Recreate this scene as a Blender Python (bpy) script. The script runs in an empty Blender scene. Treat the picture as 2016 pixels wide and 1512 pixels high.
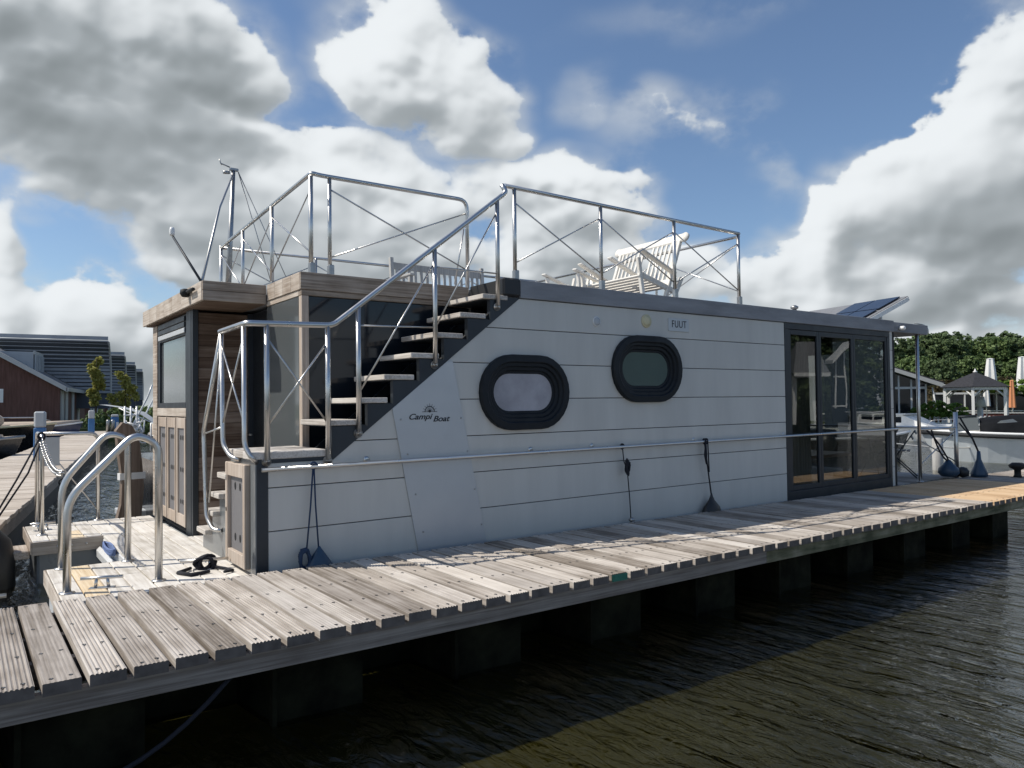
import bpy, bmesh, math, random
from mathutils import Vector, Matrix
import numpy as np
random.seed(7)
PI = math.pi
scene = bpy.context.scene
COL = scene.collection

# ------------------------------------------------------------------ camera
cam_d = bpy.data.cameras.new('camera'); cam = bpy.data.objects.new('camera', cam_d); COL.objects.link(cam)
cr = Vector((0.80248687, -0.59665237, -0.00455723)); cu = Vector((-0.01412581, -0.02663349, 0.99954546)); cf = Vector((0.59650254, 0.80205773, 0.02980123))
cam.matrix_world = Matrix(((cr.x, cu.x, -cf.x, 0), (cr.y, cu.y, -cf.y, 0), (cr.z, cu.z, -cf.z, 1.22), (0, 0, 0, 1)))
cam_d.sensor_width = 36; cam_d.lens = 26.215; cam_d.clip_start = 0.05; cam_d.clip_end = 3000
scene.camera = cam

# ------------------------------------------------------------------ world
SUN = Vector((-0.5478, 0.3290, 0.7692)).normalized()
world = bpy.data.worlds.new('World'); scene.world = world; world.use_nodes = True
nt = world.node_tree; nt.nodes.clear()
def N(t, **k):
    n = nt.nodes.new(t)
    for a, v in k.items(): setattr(n, a, v)
    return n
def L(a, b): nt.links.new(a, b)
def mth(op, a, b=None, c=None, clamp=False):
    n = N('ShaderNodeMath', operation=op, use_clamp=clamp)
    for i, v in enumerate((a, b, c)):
        if v is None: continue
        if isinstance(v, (int, float)): n.inputs[i].default_value = v
        else: L(v, n.inputs[i])
    return n.outputs[0]
def vmth(op, a, b):
    n = N('ShaderNodeVectorMath', operation=op)
    for i, v in enumerate((a, b)):
        if isinstance(v, (tuple, list)): n.inputs[i].default_value = v
        else: L(v, n.inputs[i])
    return n.outputs['Value'] if op in ('LENGTH', 'DOT_PRODUCT') else n.outputs['Vector']
def mrange(v, a, b, c=0.0, d=1.0, t='SMOOTHSTEP'):
    n = N('ShaderNodeMapRange', interpolation_type=t); n.clamp = True if t == 'LINEAR' else n.clamp
    L(v, n.inputs[0]); n.inputs[1].default_value = a; n.inputs[2].default_value = b; n.inputs[3].default_value = c; n.inputs[4].default_value = d
    return n.outputs[0]
tc = N('ShaderNodeTexCoord')
sky = N('ShaderNodeTexSky', sky_type='NISHITA', sun_disc=False)
sky.sun_elevation = math.radians(50.28); sky.sun_rotation = math.atan2(-0.5478, 0.3290)
sky.altitude = 0; sky.air_density = 1.0; sky.dust_density = 0.4; sky.ozone_density = 3.5
# cumulus clouds computed below by layered noise (azimuth, elevation, half width, half height, weight, greyness of every cloud mass)
BL = [(0.106,0.401,0.220,0.107,1.00,0.90),(0.203,0.404,0.142,0.091,1.00,0.90),(0.082,0.302,0.149,0.070,1.00,0.90),(0.187,0.335,0.128,0.067,0.90,0.85),(0.256,0.292,0.195,0.071,0.90,0.45),(0.342,0.258,0.207,0.080,0.95,0.50),(0.432,0.307,0.118,0.068,0.80,0.25),(0.108,0.234,0.087,0.034,0.75,0.30),(0.160,0.272,0.108,0.040,0.80,0.60),(0.472,0.213,0.160,0.052,0.80,0.35),(0.342,0.208,0.188,0.069,0.95,0.50),(0.472,0.265,0.107,0.076,0.85,0.30),(0.216,0.229,0.091,0.036,0.70,0.30),(0.393,0.329,0.071,0.030,0.50,0.15),(0.587,0.299,0.062,0.057,0.60,0.20),(0.499,0.441,0.135,0.079,1.00,0.20),(0.546,0.397,0.116,0.059,0.85,0.45),(0.425,0.419,0.066,0.046,0.70,0.10),(0.615,0.368,0.062,0.030,0.50,0.50),(0.649,0.274,0.130,0.077,1.00,0.35),(0.738,0.266,0.095,0.064,0.90,0.30),(0.703,0.221,0.150,0.059,0.90,0.55),(0.792,0.264,0.074,0.051,0.55,0.30),(0.737,0.175,0.216,0.053,0.85,0.45),(0.921,0.129,0.095,0.032,0.50,0.30),(0.204,0.304,0.113,0.069,0.90,0.60),(0.292,0.332,0.055,0.035,0.60,0.15),(0.833,0.364,0.139,0.048,0.37,0.30),(0.905,0.349,0.083,0.041,0.36,0.30),(0.962,0.378,0.050,0.040,0.38,0.20),(0.985,0.311,0.040,0.065,0.37,0.30),(0.874,0.482,0.228,0.043,0.22,0.30),(0.739,0.396,0.061,0.041,0.34,0.30),(1.164,0.214,0.149,0.108,1.15,0.60),(1.038,0.240,0.052,0.048,0.90,0.05),(1.083,0.181,0.112,0.066,1.00,0.45),(1.123,0.265,0.092,0.057,1.00,0.10),(1.215,0.278,0.087,0.097,1.00,0.25),(1.109,0.119,0.179,0.042,0.95,0.75),(1.025,0.149,0.106,0.037,0.60,0.40),(1.222,0.371,0.087,0.086,0.62,0.35),(1.191,0.310,0.100,0.064,0.70,0.30),(1.037,0.148,0.116,0.050,0.80,0.45),(1.277,0.318,0.076,0.126,0.90,0.50),(0.902,0.182,0.089,0.039,0.30,0.20),(0.095,0.049,0.250,0.070,1.00,0.75),(1.161,0.033,0.215,0.053,0.90,0.60),(0.836,0.026,0.452,0.040,0.50,0.50),(0.306,0.117,0.134,0.038,0.50,0.40),(0.094,0.107,0.165,0.052,0.95,0.60),(0.162,0.129,0.108,0.048,0.90,0.40),(0.064,0.139,0.063,0.045,0.85,0.30),(0.040,0.187,0.033,0.049,0.70,0.30),(0.206,0.088,0.067,0.025,0.70,0.60),(0.393,0.185,0.193,0.039,0.70,0.30),(1.235,0.099,0.094,0.034,0.60,0.40),(1.186,0.067,0.100,0.029,0.60,0.40),]

def gnoise3(x,y,z,seed):
    # gradient-free value noise, quintic, hashed lattice
    xi=np.floor(x).astype(np.int32); yi=np.floor(y).astype(np.int32); zi=np.floor(z).astype(np.int32)
    fx=(x-xi).astype(np.float32); fy=(y-yi).astype(np.float32); fz=(z-zi).astype(np.float32)
    rs=np.random.RandomState(seed); T=rs.rand(64,64,64).astype(np.float32)
    fx=fx*fx*(3-2*fx); fy=fy*fy*(3-2*fy); fz=fz*fz*(3-2*fz)
    X0=xi&63;X1=(xi+1)&63;Y0=yi&63;Y1=(yi+1)&63;Z0=zi&63;Z1=(zi+1)&63
    a=T[X0,Y0,Z0]*(1-fx)+T[X1,Y0,Z0]*fx; b=T[X0,Y1,Z0]*(1-fx)+T[X1,Y1,Z0]*fx
    c=T[X0,Y0,Z1]*(1-fx)+T[X1,Y0,Z1]*fx; d=T[X0,Y1,Z1]*(1-fx)+T[X1,Y1,Z1]*fx
    return (a*(1-fy)+b*fy)*(1-fz)+(c*(1-fy)+d*fy)*fz
def fbm(P,scale,octv,rough,seed,billow=False):
    s=0;a=1;t=0;Q=P
    for o in range(octv):
        k=scale*2.03**o
        n=gnoise3(Q[0]*k+17*o,Q[1]*k-9*o,Q[2]*k+5*o,seed+o)*2-1
        Q=(Q[0]*.36+Q[1]*.48-Q[2]*.8,-Q[0]*.8+Q[1]*.6,Q[0]*.48+Q[1]*.64+Q[2]*.6)
        if billow: n=1-2*np.abs(n)*1.35
        s=s+a*n;t+=a;a*=rough
    return s/t
def ss(a,b,x):
    t=np.clip((x-a)/(b-a),0,1); return t*t*(3-2*t)
def blur(a,k):
    # box blur x2, separable, wrap in az
    for _ in range(3):
        for ax in (0,1):
            pad=[(k,k) if i==ax else (0,0) for i in range(2)]
            p=np.pad(a,pad,mode='wrap' if ax==1 else 'edge'); c=np.cumsum(p,axis=ax,dtype=np.float64)
            c=np.concatenate([np.zeros_like(np.take(c,[0],ax)),c],ax)
            n=a.shape[ax]; w=2*k+1
            a=((np.take(c,range(w,n+w),ax)-np.take(c,range(0,n),ax))/w).astype(np.float32)
    return a
def clouds(BL,W=4096,el0=-0.02,sun_az=-1.03,sun_el=.8776):
    H=W//2; rows=int((math.pi/2-el0)/math.pi*H)
    el=(math.pi/2-(np.arange(rows)+.5)/H*math.pi)[::-1].astype(np.float32)   # bottom to top
    az=((np.arange(W)+.5)/W*2*math.pi-math.pi).astype(np.float32)
    A,E=np.meshgrid(az,el)
    ce=np.cos(E); X=np.sin(A)*ce; Y=np.cos(A)*ce; Z=np.sin(E)
    P=(X+40,Y+40,Z*1.5+40)
    w1=fbm(P,5,3,.5,1); w2=fbm(P,5,3,.5,11)
    w3=fbm(P,16,3,.5,21); w4=fbm(P,16,3,.5,31)
    A2=A+w1*.085+w3*.03; E2=E+w2*.05+w4*.02
    mass=np.zeros_like(A); dark=np.zeros_like(A)
    for a,e,ra,re,w,dk in BL:
        d=np.sqrt(((A2-a)/ra)**2+((E2-e)/re)**2); m=ss(1.35,.2,d)*w
        mass=np.maximum(mass,m)+np.minimum(mass,m)*.25; dark=np.maximum(dark,m*dk)
    zz=np.maximum(Z,0)+.2
    pc=fbm((X/zz+40,Y/zz+40,0*X+3.3),.9,3,.5,51)
    rest=ss(-.02,.35,pc)
    o=np.maximum(ss(.75,.95,np.abs(A-.66)),ss(.5,.6,E))
    mass=mass*(1-o)+rest*o; dark=dark*(1-o)+rest*.6*o
    low=ss(.15,.03,E)*.78; mass=np.maximum(mass,low); dark=np.maximum(dark,low*.55)
    f=fbm(P,8,9,.57,61); g=fbm(P,15,7,.56,71,True)
    dens=mass*1.12-.50+(f*.80+g*.44)*(.35+.65*ss(.3,.85,mass))
    return A,E,mass,dark,f,g,dens
def shade(A,E,mass,dark,f,g,dens):
    W=A.shape[1]
    def sh(a,dx,dy): return np.roll(np.roll(a,-int(dx),1),-int(dy),0)
    cl=np.clip(dens,0,1.0)
    b0=blur(cl,1); b1=blur(cl,5); b2=blur(cl,16); b3=blur(cl,48)
    r0=(b0-sh(b0,-2,3))*1.1
    r1=(b1-sh(b1,-6,8))*1.9
    r2=(b2-sh(b2,-14,22))*1.35
    r3=(b3-sh(b3,-10,55))*.5
    top=np.clip(.5+r3*3.0+r2*.8,0,1)
    soft=ss(-.18,.36,dens); crisp=ss(-.02,.12,dens)
    alpha=soft*(1-top)+crisp*top
    wisp=ss(.03,.5,mass)*ss(-.38,.30,f*1.2+g*.2+.15*(mass-.4))*.60
    alpha=np.maximum(alpha,wisp)
    thick=ss(.02,.85,b2)
    F=blur(f*.8+g*.5,2); rf=(F-sh(F,-4,6))*.85
    x=.82-thick*(.08+.52*dark)-dark*.10*ss(.1,.5,b1)+(r0+r1*.9+r2*.85+r3*.8)*(.80-.5*dark)+rf*(.25+.5*thick)*(1-.5*dark)+F*.20*(.30+.6*thick)
    lum=.56+.46*np.tanh((x-.56)/.42)
    lum=lum*ss(-.1,.2,dens)+.70*(1-ss(-.1,.2,dens))
    lum=np.where(lum<.66,lum+(.66-lum)*np.clip(.66-.85*dark,0,.66),lum)
    return np.clip(.12+.86*lum,.14,.99),alpha
lum_, alpha_ = shade(*clouds(BL))
IW = 4096; IH = 2048
px_ = np.zeros((IH, IW, 4), np.float32); px_[..., 3] = 1
y0_ = int(round((math.pi / 2 - 0.02) / math.pi * IH)); n_ = min(lum_.shape[0], IH - y0_)
px_[y0_:y0_ + n_, :, 0] = lum_[:n_]; px_[y0_:y0_ + n_, :, 1] = alpha_[:n_]
px_ = np.roll(px_, IW // 2, 1)
px_ = px_[:, ::1]
cim = bpy.data.images.new('cloud_field', IW, IH, alpha=False); cim.colorspace_settings.name = 'Non-Color'
cim.pixels.foreach_set(px_.ravel()); cim.update(); cim.pack()
# direction -> the field's own azimuth / elevation layout
sp = N('ShaderNodeSeparateXYZ'); L(tc.outputs['Generated'], sp.inputs[0])
az = mth('ARCTAN2', sp.outputs[0], sp.outputs[1]); el = mth('ARCSINE', sp.outputs[2])
uv = N('ShaderNodeCombineXYZ'); L(mth('FRACT', mth('MULTIPLY', az, 1 / (2 * PI))), uv.inputs[0]); L(mth('ADD', mth('MULTIPLY', el, 1 / PI), 0.5), uv.inputs[1])
ti = N('ShaderNodeTexImage', interpolation='Linear', extension='REPEAT'); ti.image = cim; L(uv.outputs[0], ti.inputs[0])
sc_ = N('ShaderNodeSeparateColor'); L(ti.outputs[0], sc_.inputs[0])
cr_ = N('ShaderNodeValToRGB'); L(sc_.outputs[0], cr_.inputs[0])
e = cr_.color_ramp.elements; e[0].position = 0.12; e[0].color = (1.3, 1.5, 1.58, 1); e[1].position = 1.0; e[1].color = (6.9, 7.2, 7.4, 1)
q = e.new(0.5); q.color = (3.1, 3.4, 3.6, 1)
mx = N('ShaderNodeMixRGB'); L(sc_.outputs[1], mx.inputs[0]); hsv = N('ShaderNodeHueSaturation'); hsv.inputs['Saturation'].default_value = 1.0; hsv.inputs['Value'].default_value = .96; L(sky.outputs[0], hsv.inputs['Color']); L(hsv.outputs[0], mx.inputs[1]); L(cr_.outputs[0], mx.inputs[2])
bg = N('ShaderNodeBackground'); L(mx.outputs[0], bg.inputs[0]); bg.inputs[1].default_value = 0.10
wo = N('ShaderNodeOutputWorld'); L(bg.outputs[0], wo.inputs[0])

# ------------------------------------------------------------------ sun
sd = bpy.data.lights.new('sun', 'SUN'); sd.energy = 3.5; sd.angle = math.radians(0.53); sd.color = (1.0, 0.94, 0.85)
so = bpy.data.objects.new('sun', sd); COL.objects.link(so); so.rotation_euler = SUN.to_track_quat('Z', 'Y').to_euler()
vs = scene.view_settings; vs.view_transform = 'Standard'; vs.look = 'None'; vs.exposure = 0.32; vs.gamma = 1; vs.use_curve_mapping = False

# ================================================================== helpers
def tag(o, label=None, cat=None, group=None, kind=None):
    if label: o['label'] = label
    if cat: o['category'] = cat
    if group: o['group'] = group
    if kind: o['kind'] = kind
    return o
def empty(name, loc=(0, 0, 0), rot=(0, 0, 0), parent=None):
    o = bpy.data.objects.new(name, None); COL.objects.link(o); o.location = loc; o.rotation_euler = rot
    if parent: o.parent = parent
    return o
def link(name, me, parent=None, loc=None, rot=None):
    o = bpy.data.objects.new(name, me); COL.objects.link(o)
    if parent: o.parent = parent
    if loc is not None: o.location = loc
    if rot is not None: o.rotation_euler = rot
    return o
def copy_tree(o, parent=None):
    c = o.copy(); COL.objects.link(c)
    if parent: c.parent = parent
    for ch in [x for x in bpy.data.objects if x.parent == o]: copy_tree(ch, c)
    return c
class MB:
    def __init__(s): s.v = []; s.f = []; s.m = []; s.sm = []
    def add(s, vs, fs, mi=0, smooth=False):
        b = len(s.v); s.v += [tuple(v) for v in vs]
        for f in fs: s.f.append([i + b for i in f]); s.m.append(mi); s.sm.append(smooth)
        return s
    def box(s, x0, x1, y0, y1, z0, z1, mi=0, b=0.0):
        if b <= 0:
            v = [(x, y, z) for x in (x0, x1) for y in (y0, y1) for z in (z0, z1)]
            return s.add(v, [(0, 1, 3, 2), (4, 6, 7, 5), (0, 4, 5, 1), (2, 3, 7, 6), (0, 2, 6, 4), (1, 5, 7, 3)], mi)
        X = (x0, x1); Y = (y0, y1); Z = (z0, z1); v = []; idx = {}
        for i in (0, 1):
            for j in (0, 1):
                for k in (0, 1):
                    sx = b if i == 0 else -b; sy = b if j == 0 else -b; sz = b if k == 0 else -b
                    for a, p in enumerate(((X[i], Y[j] + sy, Z[k] + sz), (X[i] + sx, Y[j], Z[k] + sz), (X[i] + sx, Y[j] + sy, Z[k]))):
                        idx[(i, j, k, a)] = len(v); v.append(p)
        g = lambda i, j, k, a: idx[(i, j, k, a)]; f = []
        for i in (0, 1): f.append([g(i, 0, 0, 0), g(i, 1, 0, 0), g(i, 1, 1, 0), g(i, 0, 1, 0)])
        for j in (0, 1): f.append([g(0, j, 0, 1), g(1, j, 0, 1), g(1, j, 1, 1), g(0, j, 1, 1)])
        for k in (0, 1): f.append([g(0, 0, k, 2), g(1, 0, k, 2), g(1, 1, k, 2), g(0, 1, k, 2)])
        for i in (0, 1):
            for j in (0, 1): f.append([g(i, j, 0, 0), g(i, j, 1, 0), g(i, j, 1, 1), g(i, j, 0, 1)])
        for i in (0, 1):
            for k in (0, 1): f.append([g(i, 0, k, 0), g(i, 1, k, 0), g(i, 1, k, 2), g(i, 0, k, 2)])
        for j in (0, 1):
            for k in (0, 1): f.append([g(0, j, k, 1), g(1, j, k, 1), g(1, j, k, 2), g(0, j, k, 2)])
        for i in (0, 1):
            for j in (0, 1):
                for k in (0, 1): f.append([g(i, j, k, 0), g(i, j, k, 1), g(i, j, k, 2)])
        return s.add(v, f, mi)
    def obox(s, c, sx, sy, sz, R, mi=0, b=0.0):     # oriented box: centre, sizes, rotation matrix
        t = MB(); t.box(-sx / 2, sx / 2, -sy / 2, sy / 2, -sz / 2, sz / 2, mi, b)
        c = Vector(c); return s.add([c + R @ Vector(v) for v in t.v], t.f, mi)
    def prism(s, poly, axis, a, b, mi=0):           # polygon extruded along an axis
        n = len(poly)
        def P(p, h): return {'x': (h, p[0], p[1]), 'y': (p[0], h, p[1]), 'z': (p[0], p[1], h)}[axis]
        v = [P(p, a) for p in poly] + [P(p, b) for p in poly]
        return s.add(v, [list(range(n)), list(range(2 * n - 1, n - 1, -1))] + [[i, (i + 1) % n, n + (i + 1) % n, n + i] for i in range(n)], mi)
    def tube(s, pts, r, n=8, mi=0, closed=False, caps=True):
        pts = [Vector(p) for p in pts]; m = len(pts); rs = r if isinstance(r, (list, tuple)) else [r] * m
        T = []
        for i in range(m):
            a = pts[i] - pts[i - 1] if (i > 0 or closed) else None; b = pts[(i + 1) % m] - pts[i] if (i < m - 1 or closed) else None
            t = (a.normalized() if a else Vector()) + (b.normalized() if b else Vector()); T.append(t.normalized() if t.length > 1e-6 else (a or b).normalized())
        up = Vector((0, 0, 1)) if abs(T[0].z) < 0.9 else Vector((1, 0, 0)); u = T[0].cross(up).normalized(); V = []
        for i in range(m):
            u = (u - T[i] * u.dot(T[i])).normalized(); w = T[i].cross(u); k = 1.0
            if 0 < i < m - 1:
                c = (pts[i] - pts[i - 1]).normalized().dot(T[i]); k = 1 / max(c, 0.5)
            for j in range(n):
                an = 2 * PI * j / n; V.append(pts[i] + (u * math.cos(an) + w * math.sin(an)) * rs[i] * (k if k < 1.3 else 1.3))
        F = []
        for i in range(m if closed else m - 1):
            for j in range(n): F.append([i * n + j, i * n + (j + 1) % n, ((i + 1) % m) * n + (j + 1) % n, ((i + 1) % m) * n + j])
        s.add(V, F, mi, True)
        if caps and not closed:
            b = len(s.v) - len(V); s.f.append([b + j for j in range(n)]); s.m.append(mi); s.sm.append(False)
            s.f.append([b + (m - 1) * n + j for j in range(n)]); s.m.append(mi); s.sm.append(False)
        return s
    def lathe(s, prof, c=(0, 0, 0), n=16, mi=0, R=None):
        c = Vector(c); V = []; F = []
        for r, z in prof:
            for j in range(n):
                p = Vector((r * math.cos(2 * PI * j / n), r * math.sin(2 * PI * j / n), z)); V.append(c + (R @ p if R else p))
        for i in range(len(prof) - 1):
            for j in range(n): F.append([i * n + j, i * n + (j + 1) % n, (i + 1) * n + (j + 1) % n, (i + 1) * n + j])
        F.append(list(range(n))); F.append([(len(prof) - 1) * n + j for j in range(n)])
        return s.add(V, F, mi, True)
    def disc(s, c, r, n=8, mi=0, R=None):
        c = Vector(c); V = [c + ((R @ Vector((r * math.cos(2 * PI * j / n), r * math.sin(2 * PI * j / n), 0))) if R else Vector((r * math.cos(2 * PI * j / n), r * math.sin(2 * PI * j / n), 0))) for j in range(n)]
        return s.add(V, [list(range(n))], mi)
    def mesh(s, name, mats):
        me = bpy.data.meshes.new(name); me.from_pydata(s.v, [], s.f)
        for m in (mats if isinstance(mats, (list, tuple)) else [mats]): me.materials.append(m)
        me.polygons.foreach_set('material_index', s.m); me.polygons.foreach_set('use_smooth', s.sm)
        bm = bmesh.new(); bm.from_mesh(me); bmesh.ops.recalc_face_normals(bm, faces=bm.faces); bm.to_mesh(me); bm.free()
        return me
    def build(s, name, mats, parent=None, loc=None, rot=None): return link(name, s.mesh(name, mats), parent, loc, rot)
def fillet(pts, r, n=5):
    pts = [Vector(p) for p in pts]; out = [pts[0]]
    for i in range(1, len(pts) - 1):
        a = (pts[i - 1] - pts[i]); b = (pts[i + 1] - pts[i]); k = min(r, a.length * 0.45, b.length * 0.45)
        A = pts[i] + a.normalized() * k; B = pts[i] + b.normalized() * k
        for j in range(n + 1):
            t = j / n; out.append(A * (1 - t) ** 2 + pts[i] * 2 * t * (1 - t) + B * t * t)
    out.append(pts[-1]); return out
def catenary(a, b, sag, n=12):
    a = Vector(a); b = Vector(b); return [a.lerp(b, i / n) - Vector((0, 0, sag * 4 * (i / n) * (1 - i / n))) for i in range(n + 1)]
def RZ(a): return Matrix.Rotation(a, 3, 'Z')
def RX(a): return Matrix.Rotation(a, 3, 'X')
def RY(a): return Matrix.Rotation(a, 3, 'Y')

# ================================================================== materials
def newmat(name):
    m = bpy.data.materials.new(name); m.use_nodes = True; t = m.node_tree; b = t.nodes['Principled BSDF']; return m, t, b
def simple(name, col, rough=0.5, metal=0.0, var=0.0, scale=3.0, bump=0.0, bscale=40.0, spec=None, coat=0.0, stretch=(1, 1, 1), detail=6):
    """flat paint or metal with a little uneven tone, wear and relief"""
    m, t, b = newmat(name); nd = t.nodes; lk = t.links
    b.inputs['Base Color'].default_value = (*col, 1); b.inputs['Roughness'].default_value = rough; b.inputs['Metallic'].default_value = metal
    if spec is not None: b.inputs['Specular IOR Level'].default_value = spec
    if coat: b.inputs['Coat Weight'].default_value = coat; b.inputs['Coat Roughness'].default_value = 0.08
    if var or bump:
        c = nd.new('ShaderNodeTexCoord'); mp = nd.new('ShaderNodeMapping'); mp.inputs['Scale'].default_value = stretch; lk.new(c.outputs['Object'], mp.inputs[0])
        oi = nd.new('ShaderNodeObjectInfo'); ml = nd.new('ShaderNodeVectorMath'); ml.operation = 'ADD'
        cx = nd.new('ShaderNodeMath'); cx.operation = 'MULTIPLY'; cx.inputs[1].default_value = 53.0; lk.new(oi.outputs['Random'], cx.inputs[0])
        lk.new(mp.outputs[0], ml.inputs[0]); lk.new(cx.outputs[0], ml.inputs[1])
    if var:
        n = nd.new('ShaderNodeTexNoise'); n.inputs['Scale'].default_value = scale; n.inputs['Detail'].default_value = detail; n.inputs['Roughness'].default_value = 0.6; lk.new(ml.outputs[0], n.inputs['Vector'])
        mr = nd.new('ShaderNodeMapRange'); mr.inputs[1].default_value = 0.3; mr.inputs[2].default_value = 0.7; mr.inputs[3].default_value = 1 - var; mr.inputs[4].default_value = 1 + var * 0.6; lk.new(n.outputs['Fac'], mr.inputs[0])
        mu = nd.new('ShaderNodeVectorMath'); mu.operation = 'SCALE'; mu.inputs[0].default_value = col; lk.new(mr.outputs[0], mu.inputs['Scale']); lk.new(mu.outputs[0], b.inputs['Base Color'])
        rr = nd.new('ShaderNodeMapRange'); rr.inputs[1].default_value = 0.3; rr.inputs[2].default_value = 0.7; rr.inputs[3].default_value = min(1, rough * 1.25); rr.inputs[4].default_value = rough * 0.85; lk.new(n.outputs['Fac'], rr.inputs[0]); lk.new(rr.outputs[0], b.inputs['Roughness'])
    if bump:
        n2 = nd.new('ShaderNodeTexNoise'); n2.inputs['Scale'].default_value = bscale; n2.inputs['Detail'].default_value = 4; lk.new(ml.outputs[0], n2.inputs['Vector'])
        bp = nd.new('ShaderNodeBump'); bp.inputs['Strength'].default_value = bump; bp.inputs['Distance'].default_value = 0.01; lk.new(n2.outputs['Fac'], bp.inputs['Height']); lk.new(bp.outputs[0], b.inputs['Normal'])
    return m
def wood(name, c_dark, c_mid, c_light, axis='Y', rough=0.8, fine=60.0, bump=0.35, spread=0.28, blotch=0.35):
    """weathered timber: grain drawn out along one axis, blotches, a different tone for every piece"""
    m, t, b = newmat(name); nd = t.nodes; lk = t.links
    c = nd.new('ShaderNodeTexCoord'); oi = nd.new('ShaderNodeObjectInfo')
    off = nd.new('ShaderNodeMath'); off.operation = 'MULTIPLY'; off.inputs[1].default_value = 91.7; lk.new(oi.outputs['Random'], off.inputs[0])
    ad = nd.new('ShaderNodeVectorMath'); ad.operation = 'ADD'; lk.new(c.outputs['Object'], ad.inputs[0]); lk.new(off.outputs[0], ad.inputs[1])
    mp = nd.new('ShaderNodeMapping'); s = {'X': (1.6, fine, fine), 'Y': (fine, 1.6, fine), 'Z': (fine, fine, 1.6)}[axis]; mp.inputs['Scale'].default_value = s; lk.new(ad.outputs[0], mp.inputs[0])
    g = nd.new('ShaderNodeTexNoise'); g.inputs['Scale'].default_value = 1.0; g.inputs['Detail'].default_value = 7; g.inputs['Roughness'].default_value = 0.62; g.inputs['Distortion'].default_value = 0.35; lk.new(mp.outputs[0], g.inputs['Vector'])
    bl = nd.new('ShaderNodeTexNoise'); bl.inputs['Scale'].default_value = 3.2; bl.inputs['Detail'].default_value = 5; lk.new(ad.outputs[0], bl.inputs['Vector'])
    mb = nd.new('ShaderNodeMath'); mb.operation = 'MULTIPLY_ADD'; lk.new(bl.outputs['Fac'], mb.inputs[0]); mb.inputs[1].default_value = blotch; mb.inputs[2].default_value = -blotch / 2
    sm = nd.new('ShaderNodeMath'); sm.operation = 'ADD'; lk.new(g.outputs['Fac'], sm.inputs[0]); lk.new(mb.outputs[0], sm.inputs[1])
    ra = nd.new('ShaderNodeMath'); ra.operation = 'MULTIPLY_ADD'; lk.new(oi.outputs['Random'], ra.inputs[0]); ra.inputs[1].default_value = spread; ra.inputs[2].default_value = -spread / 2
    sm2 = nd.new('ShaderNodeMath'); sm2.operation = 'ADD'; lk.new(sm.outputs[0], sm2.inputs[0]); lk.new(ra.outputs[0], sm2.inputs[1])
    cr = nd.new('ShaderNodeValToRGB'); e = cr.color_ramp.elements; e[0].position = 0.28; e[0].color = (*c_dark, 1); e[1].position = 0.74; e[1].color = (*c_light, 1); q = e.new(0.5); q.color = (*c_mid, 1)
    lk.new(sm2.outputs[0], cr.inputs[0]); lk.new(cr.outputs[0], b.inputs['Base Color'])
    b.inputs['Roughness'].default_value = rough; b.inputs['Specular IOR Level'].default_value = 0.3
    bp = nd.new('ShaderNodeBump'); bp.inputs['Strength'].default_value = bump; bp.inputs['Distance'].default_value = 0.004; lk.new(g.outputs['Fac'], bp.inputs['Height']); lk.new(bp.outputs[0], b.inputs['Normal'])
    return m
M = {}
M['deck'] = wood('weathered_deck_wood', (.19, .160, .130), (.35, .31, .27), (.49, .445, .395), 'Y', spread=.30, blotch=.55, fine=42)
M['deck_b'] = wood('bleached_deck_wood', (.32, .28, .24), (.50, .455, .405), (.62, .575, .52), 'Y', spread=.24, blotch=.5, fine=42)
M['deck_f'] = wood('bleached_foredeck_wood', (.46, .42, .36), (.66, .62, .56), (.80, .77, .71), 'Y', spread=.16, blotch=.7, fine=30)
M['new'] = wood('fresh_hardwood', (.42, .27, .15), (.58, .41, .25), (.70, .53, .35), 'Y', spread=.2)
M['new_f'] = wood('pale_new_foredeck_wood', (.58, .43, .26), (.74, .60, .41), (.84, .72, .54), 'Y', spread=.1)
M['beam'] = wood('weathered_beam_wood', (.13, .11, .095), (.23, .205, .18), (.33, .30, .27), 'X', spread=.15)
M['moss'] = wood('mossy_beam_wood', (.06, .065, .035), (.15, .145, .09), (.25, .235, .17), 'X', spread=.1, blotch=1.1, fine=22)
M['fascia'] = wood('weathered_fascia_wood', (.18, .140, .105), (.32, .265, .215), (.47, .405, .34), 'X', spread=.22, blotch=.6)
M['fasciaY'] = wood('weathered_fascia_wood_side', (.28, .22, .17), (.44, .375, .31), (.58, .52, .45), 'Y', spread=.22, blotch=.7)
M['wall'] = wood('brown_wall_wood', (.10, .062, .042), (.19, .135, .10), (.29, .225, .18), 'X', spread=.38, blotch=.5, fine=45)
M['post'] = wood('pale_frame_wood', (.30, .235, .18), (.45, .37, .30), (.57, .50, .43), 'Z', spread=.15)
M['tread'] = wood('stair_tread_wood', (.33, .29, .25), (.52, .48, .43), (.66, .62, .57), 'Y', spread=.2)
M['bench'] = wood('grey_bench_wood', (.30, .29, .275), (.42, .41, .39), (.54, .53, .50), 'Z', spread=.15)
M['cream'] = wood('whitewashed_chair_wood', (.60, .56, .49), (.74, .71, .65), (.82, .80, .75), 'Z', spread=.1)
M['pierw'] = wood('pier_plank_wood', (.36, .30, .24), (.54, .47, .39), (.66, .59, .51), 'X', spread=.3, fine=30)
M['clad'] = simple('pale_grey_cladding', (.57, .56, .52), .55, var=.09, scale=1.1, bump=.12, bscale=70, stretch=(2.6, 1, .35), detail=8)
M['hatch'] = simple('grey_hatch_sheet', (.50, .515, .525), .35, metal=.25, var=.06, scale=2.2, bump=.05, bscale=30)
M['anth'] = simple('anthracite_paint', (.021, .027, .034), .45, var=.18, scale=4, bump=.05)
M['roofg'] = simple('grey_roof_edge', (.26, .265, .28), .6, var=.28, scale=2.6, bump=.25, bscale=25, stretch=(.4, 1, 2))
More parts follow.
